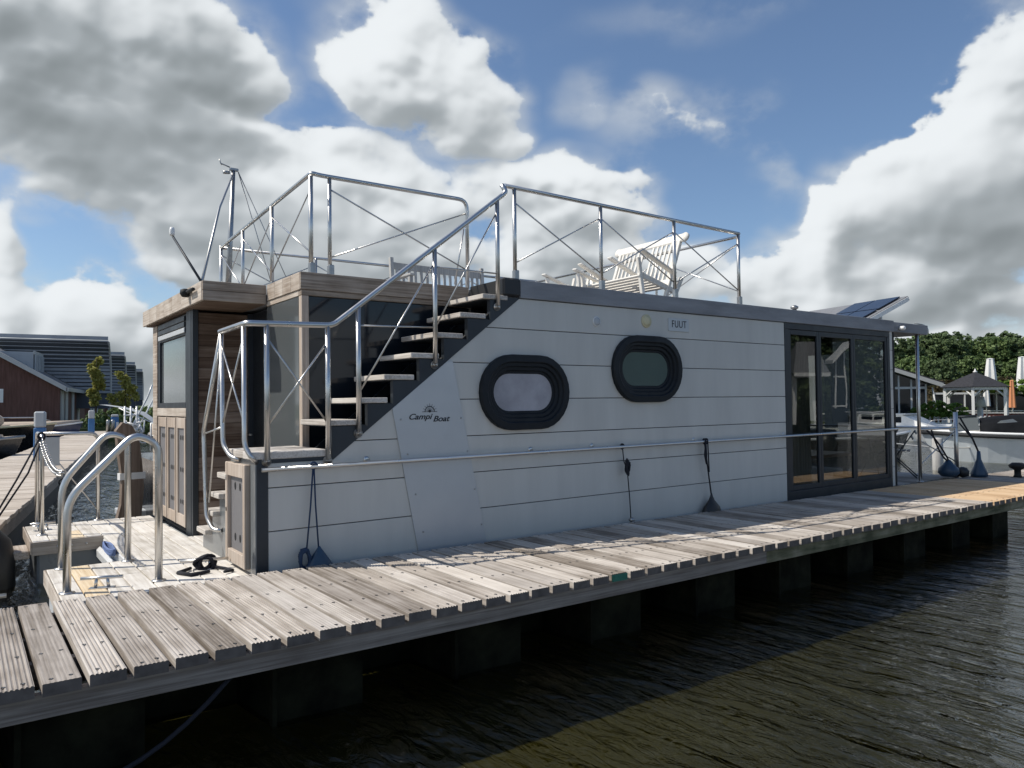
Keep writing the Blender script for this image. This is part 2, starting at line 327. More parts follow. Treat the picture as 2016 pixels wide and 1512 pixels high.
M['rubber'] = simple('black_rubber', (.014, .015, .017), .45, bump=.1, bscale=60)
M['blackmat'] = simple('matt_black', (.007, .008, .009), .7)
M['ring'] = simple('porthole_ring_dark', (.009, .012, .016), .5, var=.2, scale=6, spec=.3)
M['steel'] = simple('stainless_steel', (.64, .625, .60), .30, metal=1.0, var=.06, scale=9, bump=.02, bscale=120)
M['steel_d'] = simple('dull_steel', (.42, .42, .41), .38, metal=1.0, var=.15, scale=7)
M['panelg'] = simple('grey_side_panel', (.15, .162, .168), .3, var=.06, scale=3, coat=.25)
M['doorg'] = simple('locker_door_panel', (.17, .165, .17), .55, var=.1)
M['bluerope'] = simple('navy_rope', (.02, .045, .10), .8, bump=.6, bscale=160)
M['bluefend'] = simple('blue_fender_vinyl', (.022, .055, .10), .4, var=.15)
M['blackrope'] = simple('black_rope', (.012, .013, .02), .85, bump=.6, bscale=160)
M['whiterope'] = simple('white_rope', (.62, .60, .55), .8, bump=.5, bscale=160)
M['white'] = simple('white_gelcoat', (.80, .80, .78), .25, var=.03, coat=.3)
M['whitep'] = simple('white_paint', (.78, .78, .76), .5, var=.05)
M['cream_p'] = simple('cream_plastic', (.62, .56, .36), .5)
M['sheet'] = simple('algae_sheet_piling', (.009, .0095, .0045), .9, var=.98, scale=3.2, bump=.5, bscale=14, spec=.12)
M['green'] = simple('green_marking_paint', (.02, .16, .11), .6, var=.3, scale=20)
M['hullg'] = simple('grey_boat_hull', (.52, .56, .58), .35, var=.05, coat=.3)
M['hullk'] = simple('black_boat_hull', (.015, .016, .018), .25, var=.2, coat=.4)
M['hullb'] = simple('navy_boat_hull', (.02, .035, .09), .3, coat=.3)
M['canvas'] = simple('beige_canvas', (.50, .41, .32), .85, var=.12, scale=2.5, bump=.3, bscale=6)
M['canvas_k'] = simple('black_canvas', (.010, .011, .013), .9, var=.2, scale=3, bump=.35, bscale=7, spec=.1)
M['blue_p'] = simple('blue_post_paint', (.055, .17, .38), .55, var=.15)
M['grey_p'] = simple('light_grey_plastic', (.46, .48, .49), .55, var=.05)
M['redwall'] = simple('red_brown_boards', (.12, .055, .042), .7, var=.25, scale=1.5, stretch=(6, 6, .6))
M['slate'] = simple('blue_grey_slats', (.33, .35, .38), .55, var=.12, scale=2)
M['slate_d'] = simple('dark_blue_recess', (.09, .10, .12), .7)
M['rooft'] = simple('grey_roof_tiles', (.19, .195, .205), .65, var=.15, scale=3)
M['dormer'] = simple('pale_grey_render', (.40, .43, .45), .7, var=.04)
M['trim'] = simple('grey_trim', (.48, .49, .48), .6, var=.06)
M['solar'] = simple('solar_cells', (.012, .018, .038), .35, coat=.15)
M['shingle'] = simple('dark_roof_felt', (.03, .03, .035), .8, var=.25, scale=9, bump=.3, bscale=20)
M['soil'] = simple('grass_bank', (.05, .075, .022), .95, var=.4, scale=.8, bump=.5, bscale=3)
M['bark'] = simple('tree_bark', (.06, .05, .04), .9, var=.3, scale=5, bump=.5, bscale=12)
M['orange'] = simple('orange_folded_canvas', (.62, .26, .12), .8)
M['brickred'] = simple('red_brick_wall', (.16, .05, .04), .8, var=.3, scale=6)
M['rudder'] = wood('varnished_rudder_wood', (.12, .085, .06), (.20, .15, .115), (.28, .22, .18), 'Z', spread=.1)
M['floor'] = wood('orange_interior_floor', (.30, .13, .05), (.46, .22, .09), (.58, .31, .15), 'X', rough=.35, spread=.1, bump=.05)
M['curtain'] = simple('pale_curtain', (.72, .70, .64), .9, var=.06)
M['black_txt'] = simple('black_lettering', (.015, .016, .02), .5)
M['plate'] = simple('name_plate', (.50, .53, .55), .35, metal=.15)
M['sky_pane'] = simple('frosted_pane', (.33, .325, .36), .40, var=.40, scale=2.4, coat=.25)
M['green_pane'] = simple('tinted_pane', (.095, .130, .125), .12, var=.08, coat=.8)
def leafmat(name, c1, c2, tr=.25):
    m, t, b = newmat(name); nd = t.nodes; lk = t.links
    g = nd.new('ShaderNodeNewGeometry'); cr = nd.new('ShaderNodeValToRGB'); e = cr.color_ramp.elements; e[0].color = (*c1, 1); e[1].color = (*c2, 1); lk.new(g.outputs['Random Per Island'], cr.inputs[0])
    lk.new(cr.outputs[0], b.inputs['Base Color']); b.inputs['Roughness'].default_value = .6; b.inputs['Specular IOR Level'].default_value = .25
    tl = nd.new('ShaderNodeBsdfTranslucent'); lk.new(cr.outputs[0], tl.inputs[0]); mx = nd.new('ShaderNodeMixShader'); mx.inputs[0].default_value = tr
    lk.new(b.outputs[0], mx.inputs[1]); lk.new(tl.outputs[0], mx.inputs[2]); lk.new(mx.outputs[0], nd['Material Output'].inputs[0]); return m
M['leaf'] = leafmat('dark_green_leaves', (.050, .085, .038), (.155, .21, .09))
M['leaf2'] = leafmat('mid_green_leaves', (.068, .115, .04), (.19, .26, .095))
M['leaf3'] = leafmat('rusty_leaves', (.05, .045, .02), (.13, .10, .05))
M['leafy'] = leafmat('yellow_green_leaves', (.26, .27, .06), (.50, .46, .14), .4)
M['leafb'] = leafmat('bright_hedge_leaves', (.07, .14, .02), (.20, .30, .06), .3)
def schlick(nd, lk, f0, nrm=None, gain=1.0):
    g = nd.new('ShaderNodeNewGeometry'); d = nd.new('ShaderNodeVectorMath'); d.operation = 'DOT_PRODUCT'; lk.new(g.outputs['Incoming'], d.inputs[0]); lk.new(nrm if nrm else g.outputs['Normal'], d.inputs[1])
    a = nd.new('ShaderNodeMath'); a.operation = 'ABSOLUTE'; lk.new(d.outputs['Value'], a.inputs[0])
    s = nd.new('ShaderNodeMath'); s.operation = 'SUBTRACT'; s.use_clamp = True; s.inputs[0].default_value = 1.0; lk.new(a.outputs[0], s.inputs[1])
    q = nd.new('ShaderNodeMath'); q.operation = 'POWER'; lk.new(s.outputs[0], q.inputs[0]); q.inputs[1].default_value = 5.0
    m = nd.new('ShaderNodeMath'); m.operation = 'MULTIPLY_ADD'; m.use_clamp = True; lk.new(q.outputs[0], m.inputs[0]); m.inputs[1].default_value = (1 - f0) * gain; m.inputs[2].default_value = f0 * gain
    return m.outputs[0]
def glassmat(name, tint=(.55, .58, .58), rough=0.004, refl=1.0):
    m, t, b = newmat(name); nd = t.nodes; lk = t.links; nd.remove(b)
    tr = nd.new('ShaderNodeBsdfTransparent'); tr.inputs[0].default_value = (*tint, 1)
    gl = nd.new('ShaderNodeBsdfGlossy'); gl.inputs['Roughness'].default_value = rough; gl.inputs[0].default_value = (refl, refl, refl, 1)
    n = nd.new('ShaderNodeTexNoise'); n.inputs['Scale'].default_value = 1.3; n.inputs['Detail'].default_value = 1; c = nd.new('ShaderNodeTexCoord'); lk.new(c.outputs['Object'], n.inputs['Vector'])
    bp = nd.new('ShaderNodeBump'); bp.inputs['Strength'].default_value = .06; bp.inputs['Distance'].default_value = .02; lk.new(n.outputs['Fac'], bp.inputs['Height']); lk.new(bp.outputs[0], gl.inputs['Normal'])
    mx = nd.new('ShaderNodeMixShader'); lk.new(schlick(nd, lk, .05, None, 1.25), mx.inputs[0]); lk.new(tr.outputs[0], mx.inputs[1]); lk.new(gl.outputs[0], mx.inputs[2]); lk.new(mx.outputs[0], nd['Material Output'].inputs[0]); return m
M['glass'] = glassmat('door_glass', (.46, .47, .455))
M['dglass'] = simple('dark_reflecting_glass', (.010, .014, .020), .08, spec=.45, coat=.0, bump=.008, bscale=1.2)
M['dglass'].node_tree.nodes['Principled BSDF'].inputs['IOR'].default_value = 1.45
M['mglass'] = simple('silver_tinted_glass', (.13, .145, .15), .07, metal=.3, bump=.01, bscale=1.5)
def watermat():
    m, t, b = newmat('canal_water'); nd = t.nodes; lk = t.links; nd.remove(b)
    c = nd.new('ShaderNodeTexCoord')
    def noise(sc, rot, scale, det, rough, dist=0.0):
        mp = nd.new('ShaderNodeMapping'); mp.inputs['Scale'].default_value = sc; mp.inputs['Rotation'].default_value = (0, 0, rot); lk.new(c.outputs['Object'], mp.inputs[0])
        n = nd.new('ShaderNodeTexNoise'); n.inputs['Scale'].default_value = scale; n.inputs['Detail'].default_value = det; n.inputs['Roughness'].default_value = rough; n.inputs['Distortion'].default_value = dist; lk.new(mp.outputs[0], n.inputs['Vector']); return n.outputs['Fac']
    a = noise((3.4, .85, 1), .10, 1.35, 2, .45, .5); d = noise((3.0, 1.0, 1), -.12, 4.6, 4, .55, .8); e_ = noise((.45, .3, 1), 0, .5, 2, .5)
    s1 = nd.new('ShaderNodeMath'); s1.operation = 'MULTIPLY_ADD'; lk.new(d, s1.inputs[0]); s1.inputs[1].default_value = .36; lk.new(a, s1.inputs[2])
    s2 = nd.new('ShaderNodeMath'); s2.operation = 'MULTIPLY_ADD'; lk.new(e_, s2.inputs[0]); s2.inputs[1].default_value = .8; lk.new(s1.outputs[0], s2.inputs[2])
    bp = nd.new('ShaderNodeBump'); bp.inputs['Strength'].default_value = 1.0; bp.inputs['Distance'].default_value = .085; lk.new(s2.outputs[0], bp.inputs['Height'])
    gl = nd.new('ShaderNodeBsdfGlossy'); gl.inputs['Roughness'].default_value = .03; lk.new(bp.outputs[0], gl.inputs['Normal'])
    tr = nd.new('ShaderNodeBsdfTransparent'); tr.inputs[0].default_value = (.74, .72, .52, 1)
    mx = nd.new('ShaderNodeMixShader'); lk.new(schlick(nd, lk, .026, bp.outputs[0], 1.6), mx.inputs[0]); lk.new(tr.outputs[0], mx.inputs[1]); lk.new(gl.outputs[0], mx.inputs[2]); lk.new(mx.outputs[0], nd['Material Output'].inputs[0])
    return m
M['murk'] = simple('olive_murk', (.050, .048, .019), 1.0, var=.3, scale=.7, spec=0.0)
M['endgrain_shade'] = simple('shade_toned_end_grain', (.12, .105, .095), .9, var=.3, scale=14)  # end grain, its colour darkened further for the shade on the plank ends
M['water'] = watermat()

# ================================================================== setting: water and banks
WZ = -0.50
w_ = MB(); w_.add([(-400, -300, WZ), (600, -300, WZ), (600, 600, WZ), (-400, 600, WZ)], [(0, 1, 2, 3)])
tag(w_.build('water', M['water']), kind='structure')
w_ = MB(); w_.add([(-400, -300, -.98), (600, -300, -.98), (600, 600, -.98), (-400, 600, -.98)], [(0, 1, 2, 3)])
nx, ny = 150, 70; V = []
for j in range(ny + 1):
    for i in range(nx + 1):
        x = -2 + 26 * i / nx; y = -2 + 12 * j / ny; h_ = .12 * (.03 * math.sin(9.1 * x + 2 * math.sin(3 * y)) + .035 * math.sin(5.3 * y + 4.1 * x) + .03 * math.sin(13.7 * x - 8.2 * y) + .02 * math.sin(21 * y + 6 * x))
        V.append((x, y, -.80 + h_ * (1.0 if 0 < i < nx and 0 < j < ny else 0)))
w_.add(V, [(j * (nx + 1) + i, j * (nx + 1) + i + 1, (j + 1) * (nx + 1) + i + 1, (j + 1) * (nx + 1) + i) for j in range(ny) for i in range(nx)], 0, True)
tag(w_.build('murk_layer', M['murk']), kind='structure')  # added murk layer, its depth and ripples set by the jetty's shadow edge
def bank(name, poly, z=0.12):
    p = MB(); p.prism(poly, 'z', -1.2, z); tag(p.build(name, M['soil']), kind='structure')
bank('ground', [(-150, 47), (5.0, 47.0), (10.5, 45.6), (30, 108), (32, 400), (-150, 400)])
bank('ground', [(35.5, 24), (36.5, 20), (38.5, 15.5), (43, 9), (75, -6), (400, -40), (400, 400), (33, 400), (31, 108)])
bank('ground', [(-150, -60), (36, -34), (40, -24), (64, -24), (90, -40), (200, -60), (200, -200), (-150, -200)])

# ================================================================== jetty in front
PX0, PP, YN, YB = 0.8726, 0.18388, 3.9305, 5.5595
jetty = empty('jetty', (0, 0, 0)); tag(jetty, 'long narrow timber jetty of grooved weathered planks running the length of the houseboat', 'jetty')
def plank_mesh(k, mats, grooves, w=0.153, t=0.057, ln=YB - YN, screws=True):
    b = MB(); pr = []; n = grooves
    for i in range(n):                                  # rounded ridges between narrow grooves
        x0 = w * i / n; x1 = w * (i + 1) / n; d = x1 - x0
        gd = (1.0, .35, .55, .2)[k % 4]; pr += [(x0 + d * .12, (-.006 if i else -.003) * gd), (x0 + d * .30, -.0005), (x0 + d * .62, 0.0), (x0 + d * .88, -.004 * gd)]
    prof = [(0, -.004)] + pr + [(w, -.004), (w, -t), (0, -t)]
    prof = [(x, z) for x, z in prof]
    jl = [random.uniform(-.006, .006) for _ in range(2)]
    rr = random.Random(k)
    bow = rr.uniform(-.002, .002)
    m = len(prof); ys = [jl[0], ln * .33, ln * .66, ln + jl[1]]; V = []
    for j, y in enumerate(ys):
        for x, z in prof: V.append((x + (bow if 0 < j < 3 else 0), y, z))
    F = [list(range(m))[::-1], [3 * m + i for i in range(m)]]
    for j in range(3):
        for i in range(m): F.append([j * m + i, j * m + (i + 1) % m, (j + 1) * m + (i + 1) % m, (j + 1) * m + i])
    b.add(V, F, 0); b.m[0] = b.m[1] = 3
    if screws:
        for yy in (.055, .50, .98, ln - .05):
            for xx in (.037, .115):
                cx = xx + rr.uniform(-.006, .006); cy = yy + rr.uniform(-.015, .015)
                b.disc((cx, cy, .0008), .0105, 8, 1); b.disc((cx + .002, cy - .002, .0014), .0050, 6, 2)
    return b.mesh('plank', mats)
pmA = [plank_mesh(i, [M['deck'], M['blackmat'], M['steel_d'], M['endgrain_shade']], 8) for i in range(4)]
pmB = [plank_mesh(20 + i, [M['deck_b'], M['blackmat'], M['steel_d'], M['endgrain_shade']], 8) for i in range(3)]
pmN = [plank_mesh(40 + i, [M['new'], M['blackmat'], M['steel_d'], M['endgrain_shade']], 8) for i in range(2)]
rp = random.Random(11)
for i in range(-9, 88):
    x = PX0 + i * PP
    if 52 <= i <= 66: me = rp.choice(pmN)
    elif i > 66: me = rp.choice(pmA)
    else: me = rp.choice(pmB) if (i in (2, 9, 14, 15, 17, 19, 21, 27, 30) or rp.random() < .22) else rp.choice(pmA)
    o = link('plank', me, jetty, (x + rp.uniform(-.002, .002), YN + rp.uniform(-.004, .004), rp.uniform(-.0025, .0015)), (0, rp.uniform(-.006, .006), rp.uniform(-.0022, .0022)))
    if i == 16:
        g = MB(); g.box(.001, .152, -.010, -.0085, -.0545, -.006); gm = g.build('painted_end', M['green'], o)
    if 50 <= i <= 66 and i == 52: o['label'] = 'fresh orange replacement plank'
b = MB(); b.box(-1.2, 5.727, YN + .03, YN + .075, -.168, -.058, b=.003); b.build('edge_beam', M['beam'], jetty)
b = MB(); b.box(5.733, 11.02, YN + .032, YN + .077, -.170, -.060, b=.003); o = b.build('edge_beam', M['moss'], jetty); o['label'] = 'edge beam stained green with moss'
b = MB(); b.box(11.03, 17.1, YN + .03, YN + .075, -.168, -.058, b=.003); b.build('edge_beam', M['moss'], jetty)
for yy in (YN + .52, YN + 1.0, YB - .12): b = MB(); b.box(-1.2, 17.1, yy, yy + .06, -.19, -.058); b.build('joist', M['beam'], jetty)
# corrugated sheet piling that carries it
sp_ = MB(); x = -1.9; per = 1.158; V = []; ph = [(0.0, .0), (.44, .0), (.50, .20), (.575, .20), (1.08, .20), (1.158, .0)]
pts = []
k0 = 11.19 - per * 12
for k in range(12):
    bx = k0 + k * per
    pts += [(bx + .0, .50), (bx + .58, .50), (bx + .64, .03), (bx + 1.15, .0)]
pts = [(x_, YN + .12 + y_) for x_, y_ in pts] + [(11.19, YN + .34), (11.19, YB - .05)]
for i, (xx, yy) in enumerate(pts): V += [(xx, yy, -.53), (xx, yy, -.172)]
sp_.add(V, [(2 * i, 2 * i + 2, 2 * i + 3, 2 * i + 1) for i in range(len(pts) - 1)])
for k in range(12):
    bx = k0 + k * per; sp_.box(bx + .615, bx + .64, YN + .10, YN + .145, -.53, -.172)
o = sp_.build('sheet_piling', M['sheet'], jetty)
for xx in (13.2, 15.4): b = MB(); b.box(xx, xx + .14, YN + .12, YN + .26, -1.4, -.17, b=.01); b.build('pile', M['beam'], jetty)
# sagging line under the jetty at the left
b = MB(); b.tube([(.25, YN - .02, -.62)] + catenary((.30, YN - .02, -.5), (1.15, YN + .06, -.17), .12, 8), .012, 6); tag(b.build('mooring_line', M['blackrope']), 'thin dark line hanging in the shade beneath the jetty planks', 'rope')

# ================================================================== houseboat
TH, BPI = -0.0080299, 0.0091566
boat = empty('houseboat', (1.84257, 5.71939, 0.0), (0, -BPI, TH))
tag(boat, 'pale grey boxy houseboat with wooden stair corner, oval portholes and railed flat roof', 'houseboat')
boat_M = Matrix.Translation((1.84257, 5.71939, 0)) @ Matrix.Rotation(TH, 4, 'Z') @ Matrix.Rotation(-BPI, 4, 'Y')
def bw(p): return boat_M @ Vector(p)
def bpart(mb, name, mat, parent=None, label=None):
    o = mb.build(name, mat, parent or boat)
    if label: o['label'] = label
    return o
STR = lambda z: .605 + (z - .789) / .759          # diagonal edge of the stair stringer
# dark core behind the boards, floor and far side of the cabin
b = MB(); b.prism([(.60, -.45), (6.80, -.45), (6.80, 2.235), (2.36, 2.235), (.64, .79), (.09, .79), (.09, -.45)], 'y', .0215, .06); bpart(b, 'hull_wall', M['blackmat'])
b = MB(); b.box(-.02, 9.55, .08, 4.10, -.75, -.16); bpart(b, 'hull_float', M['grey_p'])
b = MB(); b.box(6.70, 6.76, .07, 4.08, -.10, 2.22); bpart(b, 'bulkhead', M['whitep'])
b = MB(); b.box(2.40, 6.69, 4.04, 4.10, -.16, 2.22); b.box(2.36, 2.41, .70, 4.03, -.15, 2.22); bpart(b, 'cabin_wall', M['clad'])
# cladding boards, cut round the portholes
W1 = (2.5595, 1.3305, 1.067, .719); W2 = (4.246, 1.5825, 1.074, .729)
def stad(cx, cz, w, h, off=0.0, n=14):
    r = h / 2 - off; a = w / 2 - h / 2; P = []
    for i in range(n + 1): t = -PI / 2 + PI * i / n; P.append((cx + a + r * math.cos(t), cz + r * math.sin(t)))
    for i in range(n + 1): t = PI / 2 + PI * i / n; P.append((cx - a + r * math.cos(t), cz + r * math.sin(t)))
    return P
cut = MB()
for w in (W1, W2): cut.prism(stad(*w, off=.09), 'y', -.2, .0212)
cutter = cut.build('cutter', M['anth']); cutter.hide_render = True
seams = [2.235, 1.938, 1.6035, 1.269, .9345, .600, .2655, -.32]
dg = None
for i in range(7):
    zt, zb = seams[i] - .0035, seams[i + 1] + .0035
    if zb > .79: poly = [(STR(zb), zb), (6.815, zb), (6.815, zt), (STR(zt), zt)]
    elif zt > .79: poly = [(.083, zb), (6.815, zb), (6.815, zt), (STR(zt), zt), (.607, .789), (.083, .789)]
    else: poly = [(.083, zb), (6.815, zb), (6.815, zt), (.083, zt)]
    bb = MB(); bb.prism(poly, 'y', 0.0, .021)
    o = bpart(bb, 'cladding_board', M['clad'])
    if i in (0, 1, 2, 3, 4):
        o.parent = None
        md = o.modifiers.new('cut', 'BOOLEAN'); md.object = cutter; md.operation = 'DIFFERENCE'; md.solver = 'EXACT'
        dg = bpy.context.evaluated_depsgraph_get(); me = bpy.data.meshes.new_from_object(o.evaluated_get(dg)); o.modifiers.clear(); o.data = me; o.parent = boat
    bv = o.modifiers.new('edge', 'BEVEL'); bv.width = .0025; bv.segments = 1; bv.limit_method = 'ANGLE'; bv.angle_limit = .9
bpy.data.objects.remove(cutter)
# portholes
def porthole(w, pane, plabel):
    cx, cz, ww, hh = w; prof = [(0, .0), (.0, -.040), (.008, -.052), (.066, -.056), (.074, -.050), (.080, -.036), (.108, -.034), (.114, -.026), (.118, -.012), (.146, -.010), (.152, -.004), (.157, .010), (.178, .012), (.182, .020)]
    b = MB(); V = []; rings = [stad(cx, cz, ww, hh, off=o_) for o_, _ in prof]; n = len(rings[0])
    for (o_, y), rg in zip(prof, rings): V += [(x, y, z) for x, z in rg]
    b.add(V, [(k * n + i, k * n + (i + 1) % n, (k + 1) * n + (i + 1) % n, (k + 1) * n + i) for k in range(len(prof) - 1) for i in range(n)], 0, False)
    fr = bpart(b, 'porthole', M['ring'])
    p = MB(); p.prism(stad(cx, cz, ww, hh, off=.176), 'y', .0185, .0205); o = p.build('pane', pane, fr); o['label'] = plabel
porthole(W1, M['sky_pane'], 'frosted pale lavender pane'); porthole(W2, M['green_pane'], 'dark green tinted pane')
# diagonal hatch sheet with the boat maker's mark
b = MB(); b.prism([(1.407, -.20), (2.120, -.20), (1.744, 1.608), (1.686, 1.609), (1.138, 1.1936)], 'y', -.0135, -.0008)
hatch = bpart(b, 'hatch_sheet', M['hatch'])
b = MB()
for z in (.12, .45, .80, 1.10):
    for s in (0, 1):
        xx = 1.407 - .2145 * (z + .03) + (.05 if s == 0 else .66); b.lathe([(.0085, 0), (.0085, .003), (.004, .0045)], (xx, -.0135, z), 8, 0, RX(PI / 2))
b.build('screw', M['steel_d'], hatch)
def text(name, s, size, mat, parent, loc, shear=0.0, ext=.0012, sx=1.0, offset=0.0, spacing=1.0):
    cu_ = bpy.data.curves.new(name, 'FONT'); cu_.body = s; cu_.size = size; cu_.shear = shear; cu_.extrude = ext; cu_.offset = offset; cu_.space_character = spacing; cu_.align_x = 'CENTER'; cu_.align_y = 'CENTER'
    to = bpy.data.objects.new(name, cu_); COL.objects.link(to); dgp = bpy.context.evaluated_depsgraph_get(); me = bpy.data.meshes.new_from_object(to.evaluated_get(dgp)); bpy.data.objects.remove(to)
    me.materials.clear(); me.materials.append(mat); o = link(name, me, parent, loc, (PI / 2, 0, 0)); o.scale = (sx, 1, 1); return o
text('lettering', 'Campi', .070, M['black_txt'], hatch, (1.400, -.0152, 1.118), .35, sx=1.25, offset=.0010)
text('lettering', 'Boat', .070, M['black_txt'], hatch, (1.612, -.0152, 1.096), .35, sx=1.25, offset=.0010)
b = MB(); cx, cz = 1.50, 1.162                        # half ship's wheel over the name
def arc(r, t0, t1, n=14): return [(cx + r * math.cos(t0 + (t1 - t0) * i / n), -.0150, cz + r * math.sin(t0 + (t1 - t0) * i / n)) for i in range(n + 1)]
b.tube(arc(.047, 0, PI), .0032, 5); b.tube([(cx - .075, -.0150, cz), (cx + .075, -.0150, cz)], .0022, 5)
for k in range(1, 8):
    t = PI * k / 8; b.tube([(cx, -.0150, cz), (cx + .072 * math.cos(t), -.0150, cz + .072 * math.sin(t))], .0014, 4)
b.lathe([(.012, -.001), (.012, .001)], (cx, -.0150, cz + .004), 10, 0, RX(PI / 2))
b.build('wheel_emblem', M['black_txt'], hatch)
# vents and name plate
for (cx, cz, r, lab) in ((3.508, 2.066, .052, 'small round vent'), (4.249, 2.112, .075, 'larger yellowed round vent')):
    b = MB(); b.lathe([(r, 0), (r, .010), (r * .86, .013), (r * .80, .004)], (cx, 0, cz), 24, 0, RX(PI / 2)); o = bpart(b, 'vent', M['whitep'] if r < .06 else M['cream_p'], label=lab)
    b = MB(); b.lathe([(r * .84, .002), (r * .84, .0145), (r * .3, .0155)], (cx, 0, cz), 20, 0, RX(PI / 2)); b.build('vent_grille', M['grey_p'] if r < .06 else M['cream_p'], o)
b = MB(); b.box(4.60, 4.945, -.010, -.0005, 2.018, 2.166, b=.004); pl_ = bpart(b, 'name_plate', M['plate'])
text('lettering', 'FUUT', .115, M['black_txt'], pl_, (4.775, -.0115, 2.098), 0, sx=.82, spacing=1.12)
# stair stringer, corner strip and bracket band
b = MB(); tr = [(-.035, .541, .878), (.56, .856, 1.109), (.821, 1.094, 1.289), (1.063, 1.35, 1.485), (1.32, 1.602, 1.677), (1.547, 1.855, 1.866), (1.827, 2.109, 2.061), (2.077, 2.362, 2.25)]
st = [(.084, .790), (.607, .790), (2.507, 2.233), (2.36, 2.233)]
saw = []
for i in range(7, 0, -1):
    xr = tr[i - 1][1] + .055; zt = tr[i][2] - .052; zb = tr[i - 1][2] + .0
    saw += [(xr, zt), (xr, zb - .052 if i > 1 else .826)]
st += saw + [(.084, .826)]
b.prism(st, 'y', -.006, .045); bpart(b, 'stair_stringer', M['anth'])
b = MB(); b.box(-.005, .080, -.008, .03, -.32, .826, b=.003); bpart(b, 'corner_strip', M['anth'])
b = MB(); b.box(-.016, -.006, -.004, .115, -.10, .83); bpart(b, 'corner_trim', M['panelg'])
for i, (xl, xr, zt) in enumerate(tr):
    if i == 0:
        for k, (y0, y1) in enumerate(((-.012, .215), (.225, .455), (.465, .700))):
            b = MB(); b.box(-.045 + .012 * k, .545, y0, y1, zt - .058, zt, b=.006); bpart(b, 'landing_board', M['tread'])
    else:
        b = MB(); b.box(xl, xr, -.014, .60, zt - .045, zt, b=.005); bpart(b, 'stair_tread', M['tread'])
        b = MB(); b.box(xl + .02, xr + .05, .02, .58, zt - .052, zt - .046); bpart(b, 'tread_support', M['anth'])
b = MB(); b.prism([(.62, .80), (.75, .80), (2.50, 2.18), (2.37, 2.18)], 'y', .585, .62); bpart(b, 'stair_stringer', M['anth'])
# side panel, lower stair and locker door on the stern face
b = MB(); b.prism([(.06, -.09), (1.608, -.09), (1.608, .085), (1.28, .085), (1.28, .28), (1.045, .28), (1.045, .45), (.85, .45), (.85, .63), (.70, .63), (.70, .815), (.06, .815)], 'x', .0, .02); bpart(b, 'side_panel', M['panelg'])
for (y0, y1, z) in ((1.30, 1.60, .125), (1.04, 1.33, .320), (.85, 1.10, .490), (.64, .90, .672)):
    b = MB(); b.box(-.06, .50, y0, y1, z - .046, z, b=.005); bpart(b, 'stair_tread', M['tread'])
b = MB(); b.box(.48, .52, .60, 1.62, -.09, .78); bpart(b, 'stair_side', M['anth'])
b = MB(); b.box(-.052, -.004, .150, .205, -.035, .775, b=.006); b.box(-.052, -.004, .625, .682, -.035, .775, b=.006); b.box(-.050, -.004, .207, .623, .665, .773, b=.004); b.box(-.050, -.004, .207, .623, -.033, .070, b=.004)
ld = bpart(b, 'locker_door', M['post']); b = MB(); b.box(-.020, -.008, .206, .624, .068, .667); b.build('door_panel', M['doorg'], ld)
b = MB()
for yy in (.37, .50):
    for zz in (.585, .175): b = MB(); b.prism([(yy + .022 * math.cos(2 * PI * i / 10), zz + .032 * math.sin(2 * PI * i / 10)) for i in range(10)], 'x', -.0225, -.0205); b.build('vent_slot', M['blackmat'], ld)
b = MB(); b.box(-.056, -.052, .64, .655, .37, .40); b.build('lock', M['blackmat'], ld)
# glass box behind the stairs
b = MB(); b.box(.665, 2.36, .672, .690, -.05, 2.20); bpart(b, 'dark_window', M['dglass'])
b = MB(); b.box(.600, .618, .735, 1.60, -.06, 2.20); bpart(b, 'side_window', M['mglass'])
b = MB(); b.box(.598, .664, .655, .725, -.06, 2.205, b=.004); bpart(b, 'corner_post', M['post'])
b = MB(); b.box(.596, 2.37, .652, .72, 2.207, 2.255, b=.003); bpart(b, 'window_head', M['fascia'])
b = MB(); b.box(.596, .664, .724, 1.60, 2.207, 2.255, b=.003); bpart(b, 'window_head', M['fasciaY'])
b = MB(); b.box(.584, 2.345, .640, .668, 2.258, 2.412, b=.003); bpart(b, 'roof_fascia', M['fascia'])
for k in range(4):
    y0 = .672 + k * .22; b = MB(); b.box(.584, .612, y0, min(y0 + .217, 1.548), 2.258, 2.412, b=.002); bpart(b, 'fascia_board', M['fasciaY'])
b = MB(); b.box(.66, 2.38, .75, 4.03, -.15, 2.19); bpart(b, 'cabin_core', M['blackmat'])
# dark door in the recess
b = MB(); b.box(.66, .68, 1.62, 2.30, -.06, 2.2); bpart(b, 'recess_wall', M['anth'])
b = MB(); b.box(.615, .66, 2.24, 2.29, -.07, 2.2); dr = bpart(b, 'cabin_door', M['anth']); b = MB(); b.tube([(.60, 2.20, .93), (.60, 2.12, .93)], .011, 8); b.tube([(.60, 2.20, .93), (.63, 2.20, .93)], .009, 6); b.build('handle', M['steel'], dr)
# helm cabin
bh = 2.28 / 20
for k in range(20):
    z0 = -.085 + k * bh; b = MB(); b.box(.125, .622, 2.300 + (k % 3) * .0015, 2.325, z0 + .0015, z0 + bh - .0015, b=.002); bpart(b, 'wall_board', M['wall'])
b = MB(); b.box(.14, .66, 2.326, 4.2, -.09, 2.2); bpart(b, 'helm_core', M['blackmat'])
b = MB(); b.box(.066, .122, 2.285, 2.345, -.09, 2.225, b=.003); b.box(.062, .1, 2.346, 2.545, -.09, 2.225, b=.002); bpart(b, 'corner_column', M['anth'])
b = MB(); b.box(.058, .14, 4.0, 4.24, -.09, 2.20, b=.003); bpart(b, 'corner_column', M['fasciaY'])
b = MB(); b.box(.070, .12, 2.55, 2.615, 1.22, 2.20); b.box(.070, .12, 3.90, 3.995, 1.22, 2.20); b.box(.068, .12, 2.617, 3.898, 1.218, 1.275); b.box(.068, .12, 2.617, 3.898, 1.99, 2.20)
